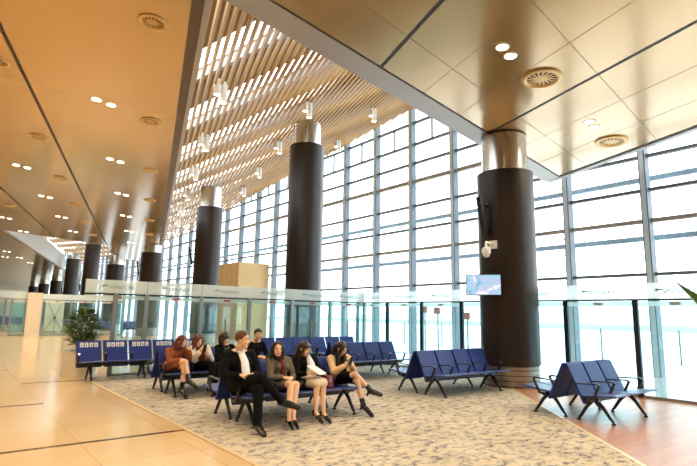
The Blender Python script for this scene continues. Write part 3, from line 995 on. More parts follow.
def bushy(x, y, h0, h1, rad, n, label, m1='leaf', planter=None, seed=1):
    rnd = random.Random(seed)
    root = tag(empty('potted_plant', (x, y, 0)), label, 'plant')
    pw, ph = planter
    b = MB().use(M['planter'])
    b.ring((0, 0), [(0.0, 0.0), (pw*0.46, 0.0), (pw*0.5, ph), (pw*0.46, ph), (pw*0.44, ph-0.06)], 32); b.build('pot', root, smooth=0.7)
    b = MB().use(M['soil']); b.cyl((0, 0), pw*0.455, ph-0.08, ph-0.05, 24); b.build('soil', root)
    b = MB().use(M['stem'])
    tips = []
    for i in range(9):
        a = i*2.4
        tp = Vector((math.cos(a)*rad*0.55, math.sin(a)*rad*0.55, h0+(h1-h0)*rnd.uniform(0.35, 0.85)))
        b.tube([(0.05*math.cos(a), 0.05*math.sin(a), ph-0.08), (tp.x*0.4, tp.y*0.4, (ph+tp.z)/2), tp], [0.016, 0.012, 0.006], 6); tips.append(tp)
    b.build('stems', root)
    b = MB().use(M[m1])
    for i in range(n):
        th = rnd.uniform(0, 2*math.pi); cz_ = rnd.uniform(-1, 1)
        rr = math.sqrt(1-cz_*cz_)*rad*rnd.uniform(0.35, 1.0)
        c = Vector((rr*math.cos(th), rr*math.sin(th), (h0+h1)/2+cz_*(h1-h0)/2*0.9))
        dr = Vector((math.cos(th), math.sin(th), rnd.uniform(-0.1, 0.9))).normalized()
        L = rnd.uniform(0.14, 0.26)
        leaf_blade(b, c, c+dr*L, rnd.uniform(0.04, 0.075), 0.25, 0.04)
    fo = b.build('foliage', root); fo['kind'] = 'stuff'
    return root

bushy(2.82, 14.42, 0.62, 1.66, 0.36, 820, 'leafy dark green plant in a pale pot behind the bench with white symbols', planter=(0.86, 0.60), seed=3)
bushy(6.6, 36.0, 0.5, 2.2, 0.42, 90, 'tall lime green plant seen through the far glass, left of the nearer plant', 'leaf_lime', (0.5, 0.4), 5)
# big-leaf plant whose one leaf enters the picture at the right edge
root = tag(empty('large_leaf_plant', (3.66, 0.89, 0.01)), 'big-leaf plant at the right edge with one green leaf tip in view', 'plant')
b = MB().use(M['planter']); b.ring((0, 0), [(0.0, 0.0), (0.17, 0.0), (0.21, 0.5), (0.19, 0.5), (0.185, 0.45)], 28); b.build('pot', root, smooth=0.7)
b = MB().use(M['soil']); b.cyl((0, 0), 0.188, 0.43, 0.46, 24); b.build('soil', root)
for i, (a, hh, L) in enumerate(((170, 1.46, 0.36), (40, 1.5, 0.5), (280, 1.3, 0.45), (10, 1.6, 0.5), (322, 1.15, 0.36))):
    dx, dy = math.cos(R(a)), math.sin(R(a))
    if i == 0: dx, dy = -0.86, 0.50
    st = Vector((dx*0.10, dy*0.10, hh))
    b = MB().use(M['leaf_lime']); b.tube([(dx*0.03, dy*0.03, 0.44), (dx*0.06, dy*0.06, hh*0.7), st], [0.012, 0.010, 0.006], 6)
    sm = b.build('stem', root)
    b = MB().use(M['leaf_big']); leaf_blade(b, st, st+Vector((dx*L, dy*L, 0.36 if i == 0 else 0.12)), 0.16, 0.5, 0.02)
    b.build('leaf', sm, smooth=True)

# ------------------------------------------------------------------ things beyond the partition and far down the hall
b = MB().use(M['tan_wood']); b.box((15.0, 30.3, 2.35), (2.1, 3.3, 4.7))
b.use(M['seam'])
for k in range(-2, 3): b.box((13.948, 30.3+k*0.65, 2.35), (0.006, 0.012, 4.7))
tag(b.build('wood_clad_block', at=(15.0, 30.3, 0)), 'tan wood clad block in front of the window, left of the tall column', 'wooden enclosure')

partition('glass_partition', (3.15, 36.6), (9.5, 36.6), 4, 'far glass partition with a frosted band beyond the potted plant', text=False, ztop=2.55, zb=2.2)
b = MB().use(M['cream']); b.box((4.30, 36.6, 1.30), (0.78, 0.5, 2.60))
pl = b.build('pillar_post', at=(4.30, 36.6, 0)); tag(pl, 'white square post at the end of the far glass partition', 'post')
partition('glass_partition', (2.2, 44.0), (4.6, 44.0), 2, 'far glass screen with a cream band at the left edge', text=False, ztop=2.9, zb=2.35)
# banner stand, seen from behind
root = tag(empty('banner_stand', (6.05, 40.6, 0)), 'back of a white banner on a black X-shaped stand', 'banner stand')
b = MB().use(M['cream']); b.bar((0, 0.05, 0.12), (0, 0.22, 2.25), 1.15, 0.012, (0, 1, 0)); b.build('banner', root)
b = MB().use(M['black'])
for s in (-1, 1):
    b.tube([(0.56*s, 0.04, 0.12), (0, -0.06, 1.05), (-0.5*s, 0.21, 2.25)], 0.016, 6)
b.tube([(0, -0.06, 1.05), (0, -0.45, 0.0)], 0.016, 6)
for s in (-1, 1):
    b.tube([(0.56*s, 0.04, 0.14), (0.62*s, -0.1, 0.0)], 0.016, 6)
b.build('cross_frame', root)
b = MB().use(M['black']); b.box((0, -0.07, 1.05), (0.12, 0.06, 0.14)); b.build('hub', root)
# orange signs beyond the glass
for i, (y, z, lab) in enumerate(((14.86, 1.86, 'small orange square sign beyond the glass, leftmost of three'), (14.15, 1.82, 'small orange square sign beyond the glass, middle of three'), (12.65, 1.62, 'small orange square sign beyond the glass next to the near column'))):
    root = tag(empty('orange_sign', (15.75, y, 0)), lab, 'sign', 'orange signs beyond the glass')
    b = MB().use(M['orange']); b.box((0, 0, z), (0.05, 0.30, 0.27)); b.build('board', root)
    b = MB().use(M['post']); b.cyl((0.05, 0), 0.03, 0.0, z+0.1, 10); b.cyl((0.05, 0), 0.14, 0.0, 0.02, 16); b.build('stand', root)

# ------------------------------------------------------------------ people
VOX = 0.0075
class Fig:
    """collects rounded, tapered volumes and fuses them into one continuous surface"""
    def __init__(s): s.bm = bmesh.new()

    def ball(s, c, r, rot=None):
        rr = r if isinstance(r, (tuple, list)) else (r, r, r)
        g = bmesh.ops.create_icosphere(s.bm, subdivisions=3, radius=1.0)
        for v in g['verts']:
            q = Vector((v.co.x*rr[0], v.co.y*rr[1], v.co.z*rr[2]))
            if rot is not None: q = rot @ q
            v.co = q+Vector(c)
        return s

    def cap(s, a, ra, b, rb=None, flat=1.0, fdir=None):
        """tapered capsule; optional flattening along fdir"""
        a, b = Vector(a), Vector(b); rb = ra if rb is None else rb
        t = bmesh.new()
        for c, r in ((a, ra), (b, rb)):
            g = bmesh.ops.create_icosphere(t, subdivisions=2, radius=r)
            for v in g['verts']:
                if fdir is not None:
                    fd = Vector(fdir).normalized(); k = v.co.dot(fd); v.co -= fd*k*(1-flat)
                v.co += c
        h = bmesh.ops.convex_hull(t, input=t.verts)
        dead = [e for e in h['geom_interior'] if isinstance(e, bmesh.types.BMVert)]
        bmesh.ops.delete(t, geom=dead, context='VERTS')
        me = bpy.data.meshes.new('t'); t.to_mesh(me); t.free()
        s.bm.from_mesh(me); bpy.data.meshes.remove(me)
        return s

    def chain(s, pts, rs, **k):
        for i in range(len(pts)-1): s.cap(pts[i], rs[i], pts[i+1], rs[i+1], **k)
        return s

    def build(s, name, m, parent, vox=VOX, smooth=4, fac=0.5):
        me = bpy.data.meshes.new(name); bmesh.ops.recalc_face_normals(s.bm, faces=s.bm.faces)
        s.bm.to_mesh(me); s.bm.free()
        o = bpy.data.objects.new(name, me); COL.objects.link(o)
        rm = o.modifiers.new('r', 'REMESH'); rm.mode = 'VOXEL'; rm.voxel_size = vox; rm.use_smooth_shade = True
        if smooth:
            sm = o.modifiers.new('s', 'SMOOTH'); sm.iterations = smooth; sm.factor = fac
        dg = bpy.context.evaluated_depsgraph_get(); dg.update()
        me2 = bpy.data.meshes.new_from_object(o.evaluated_get(dg))
        bpy.data.objects.remove(o); bpy.data.meshes.remove(me)
        me2.name = name; me2.materials.clear(); me2.materials.append(m)
        for f in me2.polygons: f.use_smooth = True
        inv = -Vector(parent.location)
        me2.transform(Matrix.Translation(inv))
        o = bpy.data.objects.new(name, me2)
        return link(o, parent)


V = Vector
def hand(f, wrist, d, palm, side, s=1.0, curl=0.6):
    """palm and five bent fingers; d = pointing direction, palm = palm normal, side = thumb side"""
    w0 = V(wrist); d = V(d).normalized(); pn = V(palm); pn = (pn-d*pn.dot(d)).normalized()
    sd = d.cross(pn).normalized()
    if sd.dot(V(side)) < 0: sd = -sd
    f.cap(w0, 0.024*s, w0+d*0.035*s, 0.028*s, flat=0.6, fdir=pn)
    for k in range(4):
        o = sd*(0.030-0.020*k)*s
        kn = w0+d*0.085*s+o
        f.cap(w0+d*0.02*s+o*0.6, 0.015*s, kn, 0.0105*s)
        ln = (0.072, 0.080, 0.074, 0.058)[k]*s
        a1, a2 = curl*0.6, curl*1.5
        p1 = kn+(d*math.cos(a1)+pn*math.sin(a1))*ln*0.5
        p2 = p1+(d*math.cos(a2)+pn*math.sin(a2))*ln*0.5
        f.cap(kn, 0.0098*s, p1, 0.0088*s); f.cap(p1, 0.0088*s, p2, 0.0074*s)
    t0 = w0+d*0.025*s+sd*0.024*s
    t1 = t0+(d*0.6+sd*0.7+pn*0.3).normalized()*0.040*s
    t2 = t1+(d*0.85+sd*0.1+pn*0.45).normalized()*0.034*s
    f.cap(t0, 0.014*s, t1, 0.0115*s); f.cap(t1, 0.0105*s, t2, 0.0085*s)


def head_frame(yaw, pitch, roll=0.0):
    """columns: side (person's left), front, up. yaw 0 looks toward -y; positive turns to +x"""
    return Matrix.Rotation(yaw, 3, 'Z') @ Matrix.Rotation(roll, 3, 'Y') @ Matrix.Rotation(pitch, 3, 'X')


def person(name_label, J, skin, yaw, pitch, scale=1.0, male=False, roll=0.0):
    """J: joint points in the place; returns root, helper to map head coordinates"""
    root = tag(empty('person', (J['base'][0], J['base'][1], 0.0)), name_label, 'person')
    f = Fig(); s = scale
    hf = head_frame(yaw, pitch, roll); hc = V(J['head'])
    def H(side, front, upz): return hc+hf @ V((side*s, -front*s, upz*s))
    rot = hf
    # head
    f.ball(H(0, -0.004, 0.032), (0.074*s, 0.092*s, 0.086*s), rot)
    f.ball(H(0, 0.030, -0.035), (0.058*s, 0.062*s, 0.072*s), rot)
    f.ball(H(0, 0.060, -0.092), 0.024*s)
    f.cap(H(-0.03, 0.045, -0.07), 0.028*s, H(0.03, 0.045, -0.07), 0.028*s)
    f.cap(H(-0.036, 0.066, -0.022), 0.022*s, H(-0.03, 0.06, -0.05), 0.02*s); f.cap(H(0.036, 0.066, -0.022), 0.022*s, H(0.03, 0.06, -0.05), 0.02*s)
    f.cap(H(0, 0.086, 0.012), 0.009*s, H(0, 0.104, -0.026), 0.012*s); f.ball(H(0.010, 0.094, -0.029), 0.009*s); f.ball(H(-0.010, 0.094, -0.029), 0.009*s)
    f.cap(H(-0.03, 0.080, 0.022), 0.010*s, H(0.03, 0.080, 0.022), 0.010*s)
    for q in (-1, 1): f.ball(H(0.074*q, -0.012, -0.008), (0.012*s, 0.020*s, 0.032*s), rot)
    # neck and trunk
    shL, shR = V(J['shL']), V(J['shR']); mid = (shL+shR)/2
    neck = mid+V((0, -0.005, 0.045*s))
    nk = 0.058 if male else 0.046
    f.cap(H(0, -0.018, -0.06), nk*s, neck, (nk+0.006)*s); f.cap(neck, (nk+0.004)*s, shL, 0.048*s); f.cap(neck, (nk+0.004)*s, shR, 0.048*s)
    hpL, hpR = V(J['hpL']), V(J['hpR']); hm = (hpL+hpR)/2
    ch = mid*0.72+hm*0.28; wa = mid*0.35+hm*0.65
    ax = (shL-shR).normalized()
    f.cap(ch-ax*0.075*s, 0.100*s, ch+ax*0.075*s, 0.100*s); f.cap(ch, 0.11*s, wa, 0.105*s); f.cap(mid-V((0, 0, .06*s)), 0.08*s, ch, 0.105*s)
    f.cap(hpL, 0.095*s, hpR, 0.095*s); f.cap(wa, 0.105*s, hm+V((0, 0, 0.02)), 0.11*s)
    if not male:
        for q in (-1, 1): f.ball(ch+ax*0.062*s*q+V((0, -0.075*s, 0.01)), (0.058*s,)*3)
    for S_ in 'LR':
        sh, el, wr = V(J['sh'+S_]), V(J['el'+S_]), V(J['wr'+S_])
        f.cap(sh, 0.050*s, el, 0.037*s); f.cap(el, 0.037*s, wr, 0.024*s)
        hd = J.get('hd'+S_, (wr-el))
        hand(f, wr, hd, J.get('pn'+S_, (0, 0, -1)), J.get('th'+S_, (1 if S_ == 'R' else -1, -0.3, 0.3)), s*(1.05 if male else 0.92), J.get('curl'+S_, 0.6))
        hp, kn, an, toe = V(J['hp'+S_]), V(J['kn'+S_]), V(J['an'+S_]), V(J['to'+S_])
        f.cap(hp, 0.082*s, kn, 0.056*s); f.cap(kn, 0.053*s, kn*0.62+an*0.38+V((0, 0.012, 0)), 0.050*s); f.cap(kn*0.62+an*0.38+V((0, 0.012, 0)), 0.050*s, an, 0.033*s)
        f.cap(an, 0.035*s, toe, 0.026*s)
    f.build('body', skin, root, vox=0.0062, smooth=3)
    # eyes, brows, lips
    for q in (-1, 1):
        b = MB().use(M['eye_white']); b.ball(H(0.031*q, 0.076, 0.002)-root.location, 0.0125*s, 10)
        b.use(M['iris']); b.ball(H(0.031*q, 0.0845, 0.001)-root.location, 0.0072*s, 8)
        b.build('eye', root, smooth=True)
        b = MB().use(M['hair_dark']); b.tube([H(0.013*q, 0.091, 0.024)-root.location, H(0.032*q, 0.089, 0.029)-root.location, H(0.051*q, 0.074, 0.023)-root.location], 0.0038*s, 6)
        b.build('eyebrow', root)
    b = MB().use(M['lips']); b.tube([H(-0.024, 0.078, -0.058)-root.location, H(-0.010, 0.090, -0.060)-root.location, H(0.010, 0.090, -0.060)-root.location, H(0.024, 0.078, -0.058)-root.location], [0.003*s, 0.0062*s, 0.0062*s, 0.003*s], 6)
    b.build('lips', root, smooth=True)
    J['_mid'], J['_hm'], J['_ch'], J['_wa'], J['_ax'], J['_neck'] = mid, hm, ch, wa, ax, neck
    return root, H, rot


def torso_cloth(f, J, s, g=0.014, hem=0.0, male=False):
    mid, hm, ch, wa, ax, neck = (J[k] for k in ('_mid', '_hm', '_ch', '_wa', '_ax', '_neck'))
    f.cap(ch-ax*0.075*s, 0.100*s+g, ch+ax*0.075*s, 0.100*s+g); f.cap(ch, 0.11*s+g, wa, 0.108*s+g)
    f.cap(mid-V((0, 0, .06*s)), 0.08*s+g, ch, 0.105*s+g)
    f.cap(wa, 0.108*s+g, hm+V((0, 0, 0.03-hem)), 0.115*s+g)
    f.cap(V(J['hpL'])+V((0, 0.01, 0.02-hem)), 0.09*s+g, V(J['hpR'])+V((0, 0.01, 0.02-hem)), 0.09*s+g)
    b = neck-V((0, 0, 0.03*s))
    for S_ in 'LR':
        f.cap(b, 0.05*s+g*0.6, V(J['sh'+S_]), 0.05*s+g)
    if not male:
        for q in (-1, 1): f.ball(ch+ax*0.062*s*q+V((0, -0.075*s, 0.01)), (0.058*s+g*0.8,)*3)


def sleeves(f, J, s, g=0.014, end=0.92):
    for S_ in 'LR':
        sh, el, wr = V(J['sh'+S_]), V(J['el'+S_]), V(J['wr'+S_])
        f.cap(sh, 0.052*s+g, el, 0.040*s+g); f.cap(el, 0.040*s+g, el+(wr-el)*end, 0.028*s+g)


def trouser(f, J, s, g=0.012, end=0.96):
    f.cap(V(J['hpL']), 0.095*s+g, V(J['hpR']), 0.095*s+g)
    for S_ in 'LR':
        hp, kn, an = V(J['hp'+S_]), V(J['kn'+S_]), V(J['an'+S_])
        f.cap(hp, 0.084*s+g, kn, 0.058*s+g); f.cap(kn, 0.058*s+g, kn+(an-kn)*end, 0.040*s+g)


def skirt(f, J, s, g=0.012, reach=0.8):
    f.cap(V(J['hpL']), 0.095*s+g, V(J['hpR']), 0.095*s+g)
    e = []
    for S_ in 'LR':
        hp, kn = V(J['hp'+S_]), V(J['kn'+S_])
        q = hp+(kn-hp)*reach; e.append(q)
        f.cap(hp, 0.086*s+g, q, 0.066*s+g)
    f.cap(e[0], 0.060*s+g, e[1], 0.060*s+g)
    f.cap(J['_hm'], 0.10*s+g, (e[0]+e[1])/2, 0.064*s+g)


def shoe(root, J, S_, s, kind='flat'):
    an, toe = V(J['an'+S_]), V(J['to'+S_])
    d = (toe-an); leg = (V(J['kn'+S_])-an).normalized()
    f = Fig()
    dn = d.normalized()
    sole = dn.cross(dn.cross(leg)).normalized()
    if sole.dot(leg) > 0: sole = -sole
    heel = an-dn*0.024*s+sole*0.022*s
    if kind == 'heel':            # court shoe: cup at the heel, toe box, thin sole, strap, stiletto
        f.cap(heel, 0.040*s, heel-sole*0.018*s, 0.036*s); f.cap(an+d*0.52+sole*0.008*s, 0.040*s, toe+dn*0.030*s, 0.028*s)
        f.cap(heel+sole*0.022*s, 0.016*s, an+d*0.6+sole*0.034*s, 0.018*s)
        f.cap(heel+sole*0.02, 0.018*s, heel+sole*0.075, 0.008*s)
    else:
        f.cap(heel, 0.042*s, an+d*0.4, 0.047*s); f.cap(an+d*0.4, 0.047*s, toe+dn*0.035*s, 0.034*s)
        f.cap(heel+sole*0.016, 0.034*s, toe+dn*0.03*s+sole*0.012, 0.030*s)
        f.cap(an, 0.044*s, an+leg*0.02, 0.044*s)
    if kind == 'boot':
        f.cap(an, 0.048*s, an+leg*0.11*s, 0.050*s)
        f.cap(heel+sole*0.02, 0.026*s, heel+sole*0.075, 0.020*s)
    o = f.build('shoe', M['shoe'], root, vox=0.006, smooth=2)
    for v in o.data.vertices:                  # flat soles on the carpet
        if v.co.z < 0.0112: v.co.z = 0.0112


def cap_hair(f, H, rot, s, thick=0.012, back=0.020, top=0.012):
    f.ball(H(0, -back, 0.032+top), (0.076*s+thick, 0.088*s+thick, 0.082*s+thick), rot)


# the suited man at the near end of the front bench
J = dict(base=(3.50, 6.75), head=(3.49, 6.93, 1.205), shL=(3.69, 7.03, 0.985), shR=(3.29, 7.03, 0.985), elL=(3.77, 6.92, 0.70), elR=(3.21, 6.93, 0.71),
         wrL=(3.58, 6.73, 0.735), wrR=(3.37, 6.74, 0.735), hdL=(-0.8, -0.25, -0.12), hdR=(0.8, -0.35, -0.1), pnL=(0, 0.1, -1), pnR=(0, 0.1, -1), thL=(0, -1, 0.2), thR=(0, -1, 0.2),
         hpL=(3.59, 6.93, 0.565), hpR=(3.40, 6.93, 0.565), knL=(3.53, 6.46, 0.565), knR=(3.57, 6.47, 0.715), anL=(3.47, 6.33, 0.115), toL=(3.45, 6.13, 0.045),
         anR=(3.84, 6.33, 0.39), toR=(3.99, 6.20, 0.325))
s = 1.06
root, H, rot = person('man in a black suit and open white shirt sitting with legs crossed', J, M['skin_pale'], R(42), R(2), s, male=True)
f = Fig(); torso_cloth(f, J, s, 0.022, 0.02, True); sleeves(f, J, s, 0.017, 0.9)
for S_ in 'LR': f.cap(V(J['hp'+S_])+V((0, 0, .02)), 0.11, V(J['hp'+S_])+V((0.03 if S_ == 'L' else -.03, -0.13, 0.02)), 0.088)
f.build('suit_jacket', M['suit'], root)
f = Fig()
a = J['_neck']+V((0.004, -0.062, -0.005)); m_ = J['_ch']+V((0.022, -0.128, 0.0)); z_ = J['_hm']+V((0.02, -0.135, 0.12))
f.cap(a, 0.050, m_, 0.074, flat=0.5, fdir=(0, 1, 0)); f.cap(m_, 0.074, z_, 0.066, flat=0.5, fdir=(0, 1, 0))
f.cap(J['_neck']+V((-0.055, -0.02, 0.035)), 0.026, J['_neck']+V((-0.025, -0.085, -0.015)), 0.022); f.cap(J['_neck']+V((0.055, -0.02, 0.035)), 0.026, J['_neck']+V((0.03, -0.085, -0.015)), 0.022)
f.cap(J['_neck']+V((-0.03, 0.03, 0.022)), 0.03, J['_neck']+V((0.03, 0.03, 0.022)), 0.03)
f.build('shirt', M['shirt'], root)
f = Fig()
for q in (-1, 1):
    f.chain([J['_neck']+V((0.062*q, -0.02, 0.0)), J['_ch']+V((0.02+0.085*q, -0.128, 0.03)), J['_hm']+V((0.02+0.085*q, -0.135, 0.09))], [0.024, 0.030, 0.022], flat=0.6, fdir=(0, 1, 0))
f.build('lapels', M['suit'], root)
f = Fig(); trouser(f, J, s, 0.015, 0.97); f.build('trousers', M['suit'], root)
shoe(root, J, 'L', s); shoe(root, J, 'R', s)
f = Fig(); cap_hair(f, H, rot, s, 0.008, 0.020, 0.014)
f.cap(H(-0.05, 0.055, 0.092), 0.022*s, H(0.055, 0.05, 0.092), 0.022*s); f.cap(H(0.074, -0.005, 0.03), 0.014, H(0.074, -0.02, -0.02), 0.012); f.cap(H(-0.074, -0.005, 0.03), 0.014, H(-0.074, -0.02, -0.02), 0.012)
f.build('hair', M['hair_brown'], root)

# woman in the tweed jacket
J = dict(base=(4.15, 6.75), head=(4.08, 6.92, 1.055), shL=(4.33, 7.02, 0.875), shR=(4.01, 7.02, 0.875), elL=(4.38, 6.90, 0.64), elR=(3.97, 6.90, 0.64),
         wrL=(4.20, 6.66, 0.655), wrR=(4.05, 6.66, 0.665), hdL=(-0.7, -0.5, -0.1), hdR=(0.7, -0.5, -0.1), thL=(0, -0.5, 1), thR=(0, -0.5, 1), pnL=(-.3, .4, -1), pnR=(.3, .4, -1),
         hpL=(4.25, 6.95, 0.545), hpR=(4.09, 6.95, 0.545), knL=(4.19, 6.52, 0.565), knR=(4.08, 6.50, 0.575), anL=(4.05, 6.36, 0.145), toL=(4.03, 6.22, 0.06),
         anR=(3.96, 6.33, 0.15), toR=(3.93, 6.19, 0.06))
s = 0.93
root, H, rot = person('smiling dark-haired woman in a grey tweed jacket and maroon top, beside the suited man', J, M['skin_pale'], R(-18), R(0), s)
f = Fig(); torso_cloth(f, J, s, 0.018, 0.01); sleeves(f, J, s, 0.015, 0.9)
for S_ in 'LR': f.cap(V(J['hp'+S_])+V((0, 0, .0)), 0.10, V(J['hp'+S_])+V((0, -0.17, 0.0)), 0.085)
f.build('tweed_jacket', M['tweed'], root)
f = Fig(); f.cap(J['_neck']+V((0, -0.01, 0.03)), 0.055, J['_neck']+V((0, -0.03, -0.02)), 0.06)
f.chain([J['_neck']+V((0, -0.05, -0.02)), J['_ch']+V((0.0, -0.135, 0.0)), J['_wa']+V((0, -0.095, 0)), J['_hm']+V((0, -0.15, 0.04))], [0.04, 0.042, 0.046, 0.05], flat=0.7, fdir=(0, 1, 0))
f.build('maroon_top', M['maroon'], root)
f = Fig(); skirt(f, J, s, 0.010, 0.72); f.build('skirt', M['tweed'], root)
shoe(root, J, 'L', s, 'heel'); shoe(root, J, 'R', s, 'heel')
f = Fig(); cap_hair(f, H, rot, s, 0.012, 0.022, 0.012)
for q in (-1, 1):
    f.chain([H(0.05*q, 0.035, 0.10), H(0.086*q, 0.012, 0.03), H(0.094*q, 0.0, -0.06), H(0.092*q, 0.0, -0.135)], [0.022, 0.026, 0.032, 0.022])
f.chain([H(0, -0.07, 0.0), H(0, -0.075, -0.13)], [0.085, 0.065])
f.build('hair', M['hair_dark'], root)

# woman reading a paper
J = dict(base=(4.68, 6.75), head=(4.575, 6.91, 1.05), shL=(4.82, 7.02, 0.880), shR=(4.49, 7.02, 0.880), elL=(4.86, 6.86, 0.66), elR=(4.43, 6.86, 0.66),
         wrL=(4.67, 6.64, 0.70), wrR=(4.46, 6.66, 0.71), hdL=(-0.7, -0.5, 0.1), hdR=(0.25, -0.9, 0.1), thL=(0, -0.3, 1), thR=(0.3, 0, 1), pnL=(-.4, .2, -.6), pnR=(.5, .2, -.6),
         hpL=(4.74, 6.95, 0.545), hpR=(4.58, 6.95, 0.545), knL=(4.66, 6.50, 0.565), knR=(4.55, 6.50, 0.565), anL=(4.62, 6.42, 0.14), toL=(4.63, 6.28, 0.05),
         anR=(4.50, 6.45, 0.16), toR=(4.50, 6.31, 0.06))
s = 0.92
root, H, rot = person('woman in a black jacket and beige skirt looking down at a sheet of paper', J, M['skin_pale'], R(18), R(16), s)
f = Fig(); torso_cloth(f, J, s, 0.016, 0.0); sleeves(f, J, s, 0.015, 0.9); f.build('black_jacket', M['blackcloth'], root)
f = Fig()
f.chain([J['_neck']+V((0.02, -0.05, 0.0)), J['_ch']+V((0.02, -0.125, 0.0)), J['_wa']+V((0.03, -0.105, 0)), J['_hm']+V((0.01, -0.11, 0.06))], [0.045, 0.078, 0.084, 0.085], flat=0.75, fdir=(0, 1, 0))
f.build('white_top', M['shirt'], root)
f = Fig(); skirt(f, J, s, 0.018, 0.96); f.build('skirt', M['beige_skirt'], root)
shoe(root, J, 'L', s, 'heel'); shoe(root, J, 'R', s, 'heel')
f = Fig(); cap_hair(f, H, rot, s, 0.012, 0.020, 0.012)
f.cap(H(-0.045, 0.068, 0.062), 0.024, H(0.045, 0.068, 0.062), 0.024)
for q in (-1, 1):
    f.chain([H(0.055*q, 0.05, 0.075), H(0.080*q, 0.03, 0.0), H(0.084*q, 0.015, -0.12), H(0.080*q, 0.0, -0.24)], [0.02, 0.022, 0.026, 0.016])
f.chain([H(0, -0.07, 0.0), H(0, -0.085, -0.12), H(0, -0.085, -0.24)], [0.075, 0.07, 0.045])
f.build('hair', M['hair_dark'], root)
pr = tag(empty('paper_sheet', (4.57, 6.56, 0.755)), 'white sheet of paper held by the woman in the beige skirt', 'paper')
b = MB().use(M['paper']); mt = Matrix.Rotation(R(25), 4, 'Z') @ Matrix.Rotation(R(28), 4, 'X')
b.box((0, 0, 0), (0.21, 0.26, 0.0016), mtx=mt); b.build('sheet', pr)
b = MB().use(M['paper']); b.box((0.012, 0.004, 0.006), (0.20, 0.25, 0.0014), mtx=mt @ Matrix.Rotation(R(6), 4, 'Z')); b.build('sheet', pr)

# woman in the beige cardigan with phone
J = dict(base=(5.36, 6.75), head=(5.30, 6.89, 1.035), shL=(5.52, 7.02, 0.860), shR=(5.18, 7.02, 0.860), elL=(5.55, 6.86, 0.655), elR=(5.11, 6.84, 0.665),
         wrL=(5.36, 6.68, 0.775), wrR=(5.21, 6.69, 0.775), hdL=(-0.55, -0.5, 0.45), hdR=(0.35, -0.6, 0.4), thL=(0, 0.2, 1), thR=(0, 0.2, 1), pnL=(-.8, .4, .2), pnR=(.8, .4, .2), curlL=1.0, curlR=1.0,
         hpL=(5.44, 6.95, 0.545), hpR=(5.27, 6.95, 0.545), knL=(5.34, 6.52, 0.555), knR=(5.30, 6.52, 0.650), anL=(5.43, 6.45, 0.165), toL=(5.47, 6.32, 0.055),
         anR=(5.60, 6.47, 0.385), toR=(5.74, 6.42, 0.325))
s = 0.93
root, H, rot = person('woman in a beige cardigan and black dress bent over her phone, legs crossed', J, M['skin_pale'], R(14), R(30), s)
f = Fig(); torso_cloth(f, J, s, 0.010, 0.0); skirt(f, J, s, 0.010, 0.74); f.build('black_dress', M['blackcloth'], root)
f = Fig(); sleeves(f, J, s, 0.020, 0.88)
for S_, q in (('L', 1), ('R', -1)):
    f.cap(V(J['sh'+S_]), 0.075, J['_ch']+V((0.105*q, 0.01, -0.02)), 0.078); f.cap(J['_ch']+V((0.105*q, 0.01, -0.02)), 0.078, V(J['hp'+S_])+V((0.03*q, 0.0, 0.06)), 0.085)
f.cap(J['_neck']+V((0, 0.05, -0.03)), 0.05, J['_wa']+V((0, 0.06, 0)), 0.09)
f.build('cardigan', M['cardigan'], root)
shoe(root, J, 'L', s, 'boot'); shoe(root, J, 'R', s, 'boot')
f = Fig(); cap_hair(f, H, rot, s, 0.012, 0.018, 0.012)
for q in (-1, 1):
    f.chain([H(0.05*q, 0.055, 0.08), H(0.076*q, 0.045, 0.0), V((hc_ := H(0.080*q, 0.03, -0.09))), hc_+V((0.0, -0.01, -0.13)), hc_+V((-0.01*q, -0.0, -0.24))], [0.022, 0.032, 0.042, 0.040, 0.020])
f.chain([H(0, -0.06, 0.02), H(0, -0.10, -0.08), J['_ch']+V((0, 0.12, 0.06))], [0.08, 0.075, 0.06])
f.build('hair', M['hair_black'], root)
def phone(loc, rz, rx, label):
    r = tag(empty('phone', loc), label, 'phone')
    m4 = Matrix.Rotation(rz, 4, 'Z') @ Matrix.Rotation(rx, 4, 'X')
    b = MB().use(M['phone']); b.box((0, 0, 0), (0.074, 0.009, 0.150), mtx=m4); b.build('case', r, bevel=0.003)
    b = MB().use(M['screen_bezel']); b.box(m4 @ V((0, 0.0051, 0)), (0.066, 0.001, 0.138), mtx=m4); b.build('glass_face', r)
phone((5.265, 6.60, 0.845), 0.0, R(25), 'dark phone held up by the woman in the beige cardigan')
# handbag
r = tag(empty('handbag', (4.935, 6.83, 0.436)), 'dark red handbag on the seat beside the woman in the cardigan', 'bag')
b = MB().use(M['bag_red'])
b.hexa([V(p) for p in ((-.085, -.14, .005), (.085, -.14, .005), (.085, .12, .005), (-.085, .12, .005), (-.055, -.12, .20), (.055, -.12, .20), (.055, .10, .20), (-.055, .10, .20))]); b.build('bag_body', r, bevel=0.018, smooth=0.7)
b = MB().use(M['black']); b.tube([(0, -0.10, 0.19), (0, -0.08, 0.28), (0, -0.01, 0.32), (0, 0.06, 0.28), (0, 0.08, 0.19)], 0.008, 8); b.build('handle', r, smooth=True)
b = MB().use(M['silver']); b.box((0, -0.134, 0.12), (0.03, 0.012, 0.02)); b.build('clasp', r)

